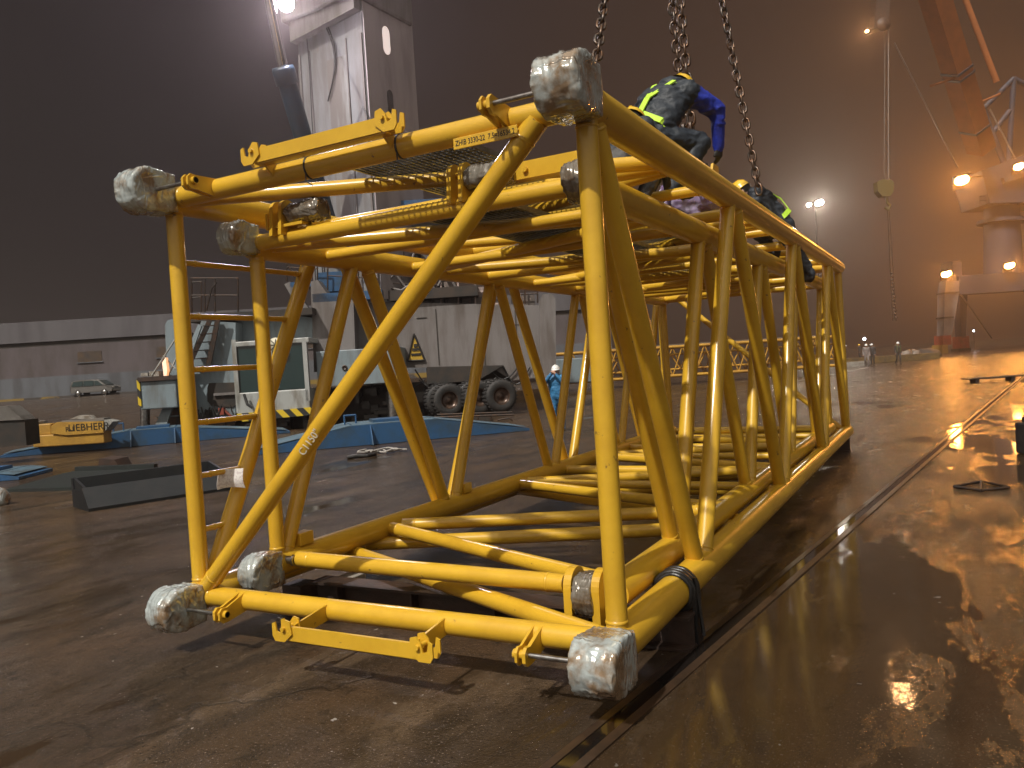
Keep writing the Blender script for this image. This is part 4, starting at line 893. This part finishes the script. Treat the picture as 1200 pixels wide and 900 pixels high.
tag(b.build('timber_stack', WOOD), 'loose pale timbers on the ground beside the far group of workers', 'timber')
b = MB(); q0, q1 = g(1020, 427), g(1044, 423); b.box((q0+q1)/2+EZ*.3, ((q1-q0).length+1, .8, .55), AX); tag(b.build('steel_beam', mat('muddy_yellow_beam', (.16, .10, .03), .6, c2=(.07, .05, .03), sc=2)), 'low yellow beam behind the lone walking worker', 'beam')
b = MB(); q = g(1178, 446); b.box(q + EZ*.16, (3.2, .5, .05), AX, bev=.01); [b.box(q + EX*u + EZ*.066, (.14, .4, .13), AX) for u in (-1.2, .2, 1.4)]
tag(b.build('plank_bench', DARK), 'low dark plank on blocks beside the rail at the right edge', 'plank')
b = MB(); q = [g(*p) for p in ((1118, 572), (1150, 566), (1183, 573), (1150, 577))]
for i in range(4): b.tube(q[i]+EZ*.02, q[(i+1) % 4]+EZ*.02, .018, n=6)
b.path([q[3]+EZ*.02, q[1]+EZ*.03], .014, 6)
tag(b.build('bent_wire_frame', DSTEEL), 'flat bent wire frame lying in the orange puddle', 'wire frame')
b = MB(); q = g(1210, 533); b.box(q + EX*.25 + EZ*.24, (.7, .5, .48), AX, bev=.03); b.box(q + EX*.2 + EZ*.52, (.5, .3, .1), AX, bev=.02); tag(b.build('bollard_box', RUBBER), 'black box cut by the right picture edge beside the rail', 'box')
b = MB(); b.ball(g(-4, 592) + EZ*.10, 1, 14, 10, 0, (.22, .2, .2)); b.v = [p + noise.noise_vector(p*9)*.06 for p in b.v]; tag(b.build('plastic_bag', WRAP), 'crumpled pale plastic bag at the left picture edge', 'bag')

# ------------------------------------------------------------------ people
SKIN = mat('skin', (.42, .24, .17), .5); NAVY = mat('navy_workwear', (.013, .019, .029), .6, c2=(.017, .024, .034), sc=9, bump=.4, bsc=22)
ROYAL = mat('royal_blue_sleeve', (.012, .03, .34), .5, c2=(.01, .02, .22), sc=14, bump=.4, bsc=22); GLOVE = mat('dark_glove', (.02, .018, .017), .6)
COVER = mat('blue_coverall', (.03, .17, .36), .6, c2=(.02, .11, .24), sc=8); RAIN = mat('purple_raincoat', (.20, .13, .27), .25, c2=(.28, .24, .33), sc=7, bump=.6, bsc=10, coat=.5)
HYEL = mat('yellow_helmet', (.75, .46, .02), .3, coat=.5); HWHI = mat('white_helmet', (.75, .75, .73), .3, coat=.5); BOOT = mat('work_boot', (.02, .016, .013), .6)
HIVIS = mat('hi_vis_webbing', (.50, .80, .06), .5); DARKW = mat('dark_workwear', (.03, .028, .03), .6, c2=(.05, .045, .04), sc=8)
GREYW = mat('pale_workwear', (.20, .17, .16), .6); HAIR = mat('dark_hair', (.012, .01, .009), .6)
def person(label, loc, face, J, cols, helmet=None, group=None, vox=.014, fingers=True, extra=None):
    """J: joints in (forward, right, up) metres above loc; face: level direction the person looks in"""
    F = V((face.x, face.y, 0)).normalized(); Rr = V((F.y, -F.x, 0)); loc = V(loc)
    def w_(q): return F*q[0] + Rr*q[1] + EZ*q[2]
    j = {k: w_(q) for k, q in J.items()}
    caps = []
    def cap(a_, ra, b_, rb, k): caps.append((a_, ra, b_, rb, k))
    top, slv, trs = cols['top'], cols.get('sleeve', cols['top']), cols['trousers']
    bk = cols.get('bulk', 1.0)
    def cap(a_, ra, b_, rb, k): caps.append((a_, ra*(bk if k in (top, slv, trs) else 1), b_, rb*(bk if k in (top, slv, trs) else 1), k))
    pel, che, nek, hed = j['pelvis'], j['chest'], j['neck'], j['head']
    rt = (j['shr']-j['shl']).normalized()
    cap(pel-rt*.06, .125, pel+rt*.06, .125, trs); cap(pel.lerp(che, .2)-rt*.05, .125, pel.lerp(che, .2)+rt*.05, .125, top); cap(pel.lerp(che, .55)-rt*.06, .13, pel.lerp(che, .55)+rt*.06, .13, top)
    cap(che-rt*.09, .125, che+rt*.09, .125, top); cap(j['shl'], .09, j['shr'], .09, top); cap(pel.lerp(che, .35), .135, che.lerp(nek, .3), .125, top); cap(j['shl'].lerp(che, .2), .09, pel-rt*.09, .10, top); cap(j['shr'].lerp(che, .2), .09, pel+rt*.09, .10, top); cap(che, .12, nek, .075, top); cap(nek, .06, hed, .058, SKIN)
    hd = V(w_(J['look'])).normalized() if 'look' in J else F; hu = (hed-nek).normalized(); hu = (hu - hd*hu.dot(hd)).normalized(); hr = hd.cross(hu).normalized()
    cap(hed+hu*.05, .092, hed-hu*.02+hd*.01, .082, SKIN); cap(hed-hu*.06+hd*.03, .06, hed-hu*.085+hd*.055, .042, SKIN); cap(hed+hu*.03-hd*.03, .094, hed+hu*.06-hd*.02, .092, HAIR)
    cap(hed+hd*.09+hu*.01, .014, hed+hd*.112-hu*.022, .018, SKIN)
    for s_ in (-1, 1): cap(hed+hr*(s_*.088)+hu*.015, .018, hed+hr*(s_*.09)-hu*.02, .016, SKIN)
    for s_, t in (('l', -1), ('r', 1)):
        sh, el, wr, hi, kn, an = (j[k+s_] for k in ('sh', 'el', 'wr', 'hip', 'kn', 'an'))
        cap(sh, .078, el, .058, slv); cap(el, .056, wr, .043, cols.get('fore', slv))
        hdn = (wr-el).normalized(); side = hdn.cross(rt if abs(hdn.dot(rt)) < .8 else F).normalized(); pn = hdn.cross(side)
        gl = cols.get('hand', SKIN); palm = wr + hdn*.075
        cap(wr, .034, palm, .038, gl); cap(wr+side*.02+hdn*.03, .028, palm+side*.022, .026, gl); cap(wr-side*.02+hdn*.03, .028, palm-side*.022, .026, gl)
        if fingers:
            for i, ln in enumerate((.062, .072, .068, .052)):
                o = (i-1.5)*.0215; k0 = palm+side*o+hdn*.012; k1 = k0+hdn*ln*.55+pn*.012*t; k2 = k1+hdn*ln*.35+pn*.03*t
                cap(k0, .0125, k1, .0115, gl); cap(k1, .0115, k2, .0095, gl)
            k0 = wr+hdn*.03+side*.035; k1 = k0+hdn*.035+side*.03+pn*.01*t; cap(k0, .015, k1, .012, gl); cap(k1, .012, k1+hdn*.028+side*.004, .0105, gl)
        cap(hi, .10, kn, .068, trs); cap(kn, .07, an, .052, trs)
        toe = j['toe'+s_]; cap(an-EZ*.02, .05, an-EZ*.05, .048, cols.get('boot', BOOT)); cap(an-EZ*.045, .046, toe, .04, cols.get('boot', BOOT))
    b = MB()
    for a_, ra, b_, rb, k in caps:
        if (b_-a_).length > 1e-4: b.tube(a_, b_, ra, rb, 14)
        b.ball(a_, ra, 14, 10); b.ball(b_, rb, 14, 10)
    mats = []; 
    for c_ in caps:
        if c_[4] not in mats: mats.append(c_[4])
    me = bpy.data.meshes.new('person'); me.from_pydata([tuple(q) for q in b.v], [], b.f); o = bpy.data.objects.new('person', me); COL.objects.link(o)
    mo = o.modifiers.new('r', 'REMESH'); mo.mode = 'VOXEL'; mo.voxel_size = vox; sm = o.modifiers.new('s', 'SMOOTH'); sm.iterations = 3 if bk == 1 else 6; sm.factor = .5
    bpy.context.view_layer.update()
    me2 = bpy.data.meshes.new_from_object(o.evaluated_get(bpy.context.evaluated_depsgraph_get())); o.modifiers.clear(); o.data = me2
    me2.materials.clear()
    for m in mats: me2.materials.append(m)
    npf = len(me2.polygons); C_ = np.empty(npf*3); me2.polygons.foreach_get('center', C_); C_ = C_.reshape(-1, 3)
    best = np.full(npf, 9.0); bi = np.zeros(npf, dtype=np.int32)
    for a_, ra, b_, rb, k in caps:
        A_ = np.array(a_); d_ = np.array(b_)-A_; L2_ = d_ @ d_
        t = np.clip(((C_-A_) @ d_)/L2_, 0, 1) if L2_ > 1e-9 else np.zeros(npf)
        q = np.linalg.norm(C_-A_-t[:, None]*d_, axis=1) - (ra+(rb-ra)*t); ok = q < best; best[ok] = q[ok]; bi[ok] = mats.index(k)
    me2.polygons.foreach_set('material_index', bi); me2.polygons.foreach_set('use_smooth', np.ones(npf, dtype=bool))
    # cloth creases on the body, not on head or hands
    for v in me2.vertices:
        if (v.co-hed).length > .2 and min((v.co-j['wrl']).length, (v.co-j['wrr']).length) > .2: v.co += V(v.normal)*((.016*max(0, 1-2.5*abs(noise.noise(V((v.co.x*9, v.co.y*9, v.co.z*16))))) - .004 + noise.noise(V(v.co)*6)*.016)*(1.0 if bk > 1 else .5))
    o.location = loc; tag(o, label, 'person', group)
    def child(name, bb, m): bb.v = [q + loc for q in bb.v]; return bb.build(name, m, o)
    if helmet:
        hb_ = MB(); R3 = Matrix((hd, hr, hu)).transposed(); c_ = hed+hu*.055; vs = []; n = 20
        for i in range(9):
            ph = PI/2*i/8
            for k in range(n): t = 2*PI*k/n; vs.append(c_ + R3 @ V((.128*math.sin(ph)*math.cos(t), .108*math.sin(ph)*math.sin(t), .115*math.cos(ph))))
        for k in range(n):
            t = 2*PI*k/n; e = 1.12+(.34 if math.cos(t) > 0 else .05)*max(0, math.cos(t))**1.5; vs.append(c_ + R3 @ V((.128*e*math.cos(t), .108*1.1*math.sin(t), -.012)))
        hb_.add(vs, [(i*n+k, i*n+(k+1) % n, (i+1)*n+(k+1) % n, (i+1)*n+k) for i in range(9) for k in range(n)], True)
        hb_.prism([c_ + R3 @ V((x, -.012, z)) for x, z in ((-.11, .07), (-.05, .12), (.04, .125), (.1, .085), (.09, .07), (-.1, .055))], hr*.024)
        hm = child('helmet', hb_, helmet)
        sb = MB(); sb.path([hed+hr*.098+hu*.04, hed+hr*.085-hu*.05, hed+hd*.05-hu*.115, hed-hr*.085-hu*.05, hed-hr*.098+hu*.04], .006, 6); child('chin_strap', sb, INK)
    if extra: extra(j, child, F, Rr, rt)
    return o
def band(bb, pts, nrm, wd, th=.012):
    # a flat strap along points, facing along the normals given
    for i in range(len(pts)-1):
        a_, b_ = pts[i], pts[i+1]; d_ = (b_-a_).normalized(); n_ = nrm[i]; n_ = (n_-d_*n_.dot(d_)).normalized(); s_ = d_.cross(n_)
        bb.box((a_+b_)/2, (wd, (b_-a_).length+.012, th), (s_, d_, n_))
SQ = dict(pelvis=(-.12, 0, .52), chest=(.12, 0, .86), neck=(.24, 0, 1.00), head=(.36, 0, 1.06), look=(.8, 0, -.55), shl=(.17, -.18, .95), shr=(.17, .18, .95), ell=(.42, -.24, .72), elr=(.42, .26, .72), wrl=(.58, -.18, .5), wrr=(.58, .22, .5),
    hipl=(-.1, -.11, .5), hipr=(-.1, .11, .5), knl=(.30, -.2, .50), knr=(.30, .2, .50), anl=(-.02, -.17, .10), anr=(-.02, .17, .10), toel=(.16, -.2, .045), toer=(.16, .2, .045))
BULK = [1.25]
def harness(j, child, F, Rr, rt):
    up = (j['neck']-j['pelvis']).normalized(); back = (-(rt.cross(up))).normalized()
    if back.dot(-F + EZ*.5) < 0: back = -back
    bb = MB(); O = .150*BULK[0]+.004; mid = j['chest'].lerp(j['pelvis'], .28) + back*O
    L_ = j['shl'].lerp(j['neck'], .45)+back*.125; R_ = j['shr'].lerp(j['neck'], .45)+back*.125
    wl, wr_ = j['pelvis'].lerp(j['chest'], .2)-rt*.19+back*.10, j['pelvis'].lerp(j['chest'], .2)+rt*.19+back*.10
    wm = j['pelvis'].lerp(j['chest'], .3)+back*O
    band(bb, [L_, mid], [back], .05); band(bb, [R_, mid], [back], .05); band(bb, [mid, wm], [back], .06)
    band(bb, [wl-back*.09-rt*.02, wl, wm, wr_, wr_-back*.09+rt*.02], [back-rt*1.5, back-rt*.6, back+rt*.6, back+rt*1.5], .062)
    for s_, t in (('l', -1), ('r', 1)):
        fr = j['sh'+s_].lerp(j['neck'], .45); band(bb, [fr+back*.095, fr+up*.085, fr-back*.09], [up+back, up-back], .05)
        band(bb, [fr-back*.09, j['chest']+rt*(t*.12)-back*.125, j['pelvis'].lerp(j['chest'], .2)+rt*(t*.14)-back*.115], [-back, -back], .05)
    child('safety_harness', bb, HIVIS)
def hood(j, child, F, Rr, rt):
    harness(j, child, F, Rr, rt)
    bb = MB(); up = (j['head']-j['neck']).normalized(); c_ = j['neck'].lerp(j['head'], .25)
    bk = -(rt.cross((j['neck']-j['pelvis']).normalized())).normalized(); bk = bk if bk.dot(-F+EZ*.6) > 0 else -bk
    bb.ball(c_ + bk*.055, .115, 16, 10, 0, (1, 1, .75)); bb.v = [q+noise.noise_vector(q*12)*.018 for q in bb.v]; child('hood', bb, NAVY)
J1 = dict(SQ); J1.update(pelvis=(-.16, 0, .56), chest=(.10, 0, .90), neck=(.24, 0, 1.05), head=(.36, 0, 1.07), shr=(.22, .19, .97), shl=(.16, -.17, 1.0), elr=(.50, .30, .82), wrr=(.56, .24, .52), ell=(.44, -.2, .74), wrl=(.56, -.05, .50), knr=(.28, .26, .52), hipr=(-.14, .11, .54), hipl=(-.14, -.11, .54), look=(.7, 0, -.7))
wkD = 7.15; pq = at(768, 148, wkD); base1 = V((pq.x, pq.y, pq.z-.70))
person('crouching worker in navy jacket with royal blue sleeves and lime harness on the boom top', base1, EX*.80+EY*.60, J1, dict(top=NAVY, sleeve=ROYAL, trousers=NAVY, hand=GLOVE, fore=ROYAL, bulk=1.28), HYEL, extra=hood)
pq = at(738, 130, 6.2); base2 = V((pq.x, pq.y, 2.92))
Jh = {k: (v[0]*.9, v[1]*.9, v[2]*.72 if k != 'look' else v[2]) for k, v in SQ.items()}
person('worker in dark clothes and yellow helmet squatting half hidden behind the right top tube', base2 - EX*.1, EX*.5+EY*.9, Jh, dict(top=NAVY, trousers=DARKW, hand=GLOVE), HYEL)
pq = at(826, 240, 9.0)
person('worker in a purple raincoat squatting between the two right top tubes', V((pq.x, pq.y, 3.15)), -EX*.9+EY*.3, Jh, dict(top=RAIN, trousers=RAIN, hand=GLOVE, bulk=1.25), HWHI)
pq = at(908, 268, 10.4)
J2 = dict(pelvis=(-.10, 0, .38), chest=(.12, 0, .74), neck=(.25, 0, .86), head=(.37, 0, .90), look=(.75, 0, -.5), shl=(.18, -.18, .82), shr=(.18, .18, .82), ell=(.25, -.28, .55), elr=(.35, .26, .55), wrl=(.10, -.26, .34), wrr=(.5, .15, .40),
    hipl=(-.08, -.1, .36), hipr=(-.08, .1, .36), knl=(.30, -.12, .34), knr=(.26, .22, .42), anl=(.14, -.1, .0), anr=(.02, .2, .10), toel=(.3, -.12, -.04), toer=(.17, .24, .06))
J2['knl'] = (-.22, -.26, .10); J2['anl'] = (-.40, -.36, -.28); J2['toel'] = (-.28, -.38, -.34)
person('worker in dark jacket and yellow helmet leaning over the far right top tube', V((pq.x, pq.y, pq.z-.38)), -EX*.9+EY*.35, J2, dict(top=NAVY, trousers=NAVY, hand=GLOVE, bulk=1.2), HYEL, extra=harness)
ST = dict(pelvis=(0, 0, .95), chest=(.02, 0, 1.30), neck=(.02, 0, 1.48), head=(.04, 0, 1.60), look=(1, 0, -.1), shl=(.02, -.19, 1.42), shr=(.02, .19, 1.42), ell=(-.02, -.25, 1.13), elr=(-.02, .25, 1.13), wrl=(.08, -.25, .88), wrr=(.08, .25, .88),
    hipl=(0, -.1, .92), hipr=(0, .1, .92), knl=(.03, -.11, .5), knr=(.03, .11, .5), anl=(-.02, -.11, .10), anr=(-.02, .11, .10), toel=(.15, -.13, .045), toer=(.15, .13, .045))
J3 = dict(ST); J3.update(elr=(.22, .30, 1.30), wrr=(.22, .08, 1.54), ell=(.24, -.24, 1.28), wrl=(.26, -.04, 1.52))
q = g(656, 506); person('worker in blue overalls and white helmet with hands raised to his face', q, -EX*.25-EY*.9, J3, dict(top=COVER, trousers=COVER), HWHI, vox=.018)
J4 = dict(ST); J4.update(knl=(.14, -.1, .5), anl=(.08, -.1, .1), toel=(.24, -.1, .05), knr=(.0, .1, .48), anr=(-.2, .1, .14), toer=(-.04, .1, .05))
DIMV = mat('dull_webbing', (.14, .17, .05), .6)
def vest(j, child, F, Rr, rt): harness(j, lambda n_, b_, m_: child(n_, b_, DIMV), F, Rr, rt)
q = g(1053, 427); person('lone worker in dark clothes and pale helmet walking on the bright wet yard', q, -EY*.9+EX*.1, J4, dict(top=DARKW, trousers=DARKW), HWHI, vox=.025, fingers=False, extra=vest)
gp = 'workers standing in the far group'
for (px, py, hy, tp, f, lab) in ((1008, 421, HYEL, DARKW, -EX, 'dark dressed worker at the left of the far standing group under the tiny lamp'), (1016, 429, HWHI, GREYW, -EX*.2-EY, 'pale jacketed worker in the middle of the far standing group'), (1023, 428, HWHI, DARKW, -EX*.7-EY*.6, 'dark dressed worker at the right of the far standing group'), (991, 423.5, HWHI, DARKW, EX-EY*.4, 'dark dressed worker just past the far end of the boom')):
    person(lab, g(px, py), f, ST if tp is DARKW else J4, dict(top=tp, trousers=DARKW if px != 1016 else GREYW), hy, group=gp, vox=.028, fingers=False)

# ------------------------------------------------------------------ haze
hz = MB(); hz.box((0, 20, 22.6), (900, 900, 50), None)
hm = bpy.data.materials.new('haze'); hm.use_nodes = True; t = hm.node_tree; t.nodes.clear()
mo = t.nodes.new('ShaderNodeOutputMaterial'); pv = t.nodes.new('ShaderNodeVolumePrincipled')
pv.inputs['Color'].default_value = (.94, .84, .82, 1); pv.inputs['Density'].default_value = .0019; pv.inputs['Anisotropy'].default_value = .82
t.links.new(pv.outputs[0], mo.inputs['Volume'])
tag(hz.build('haze', hm), kind='stuff')
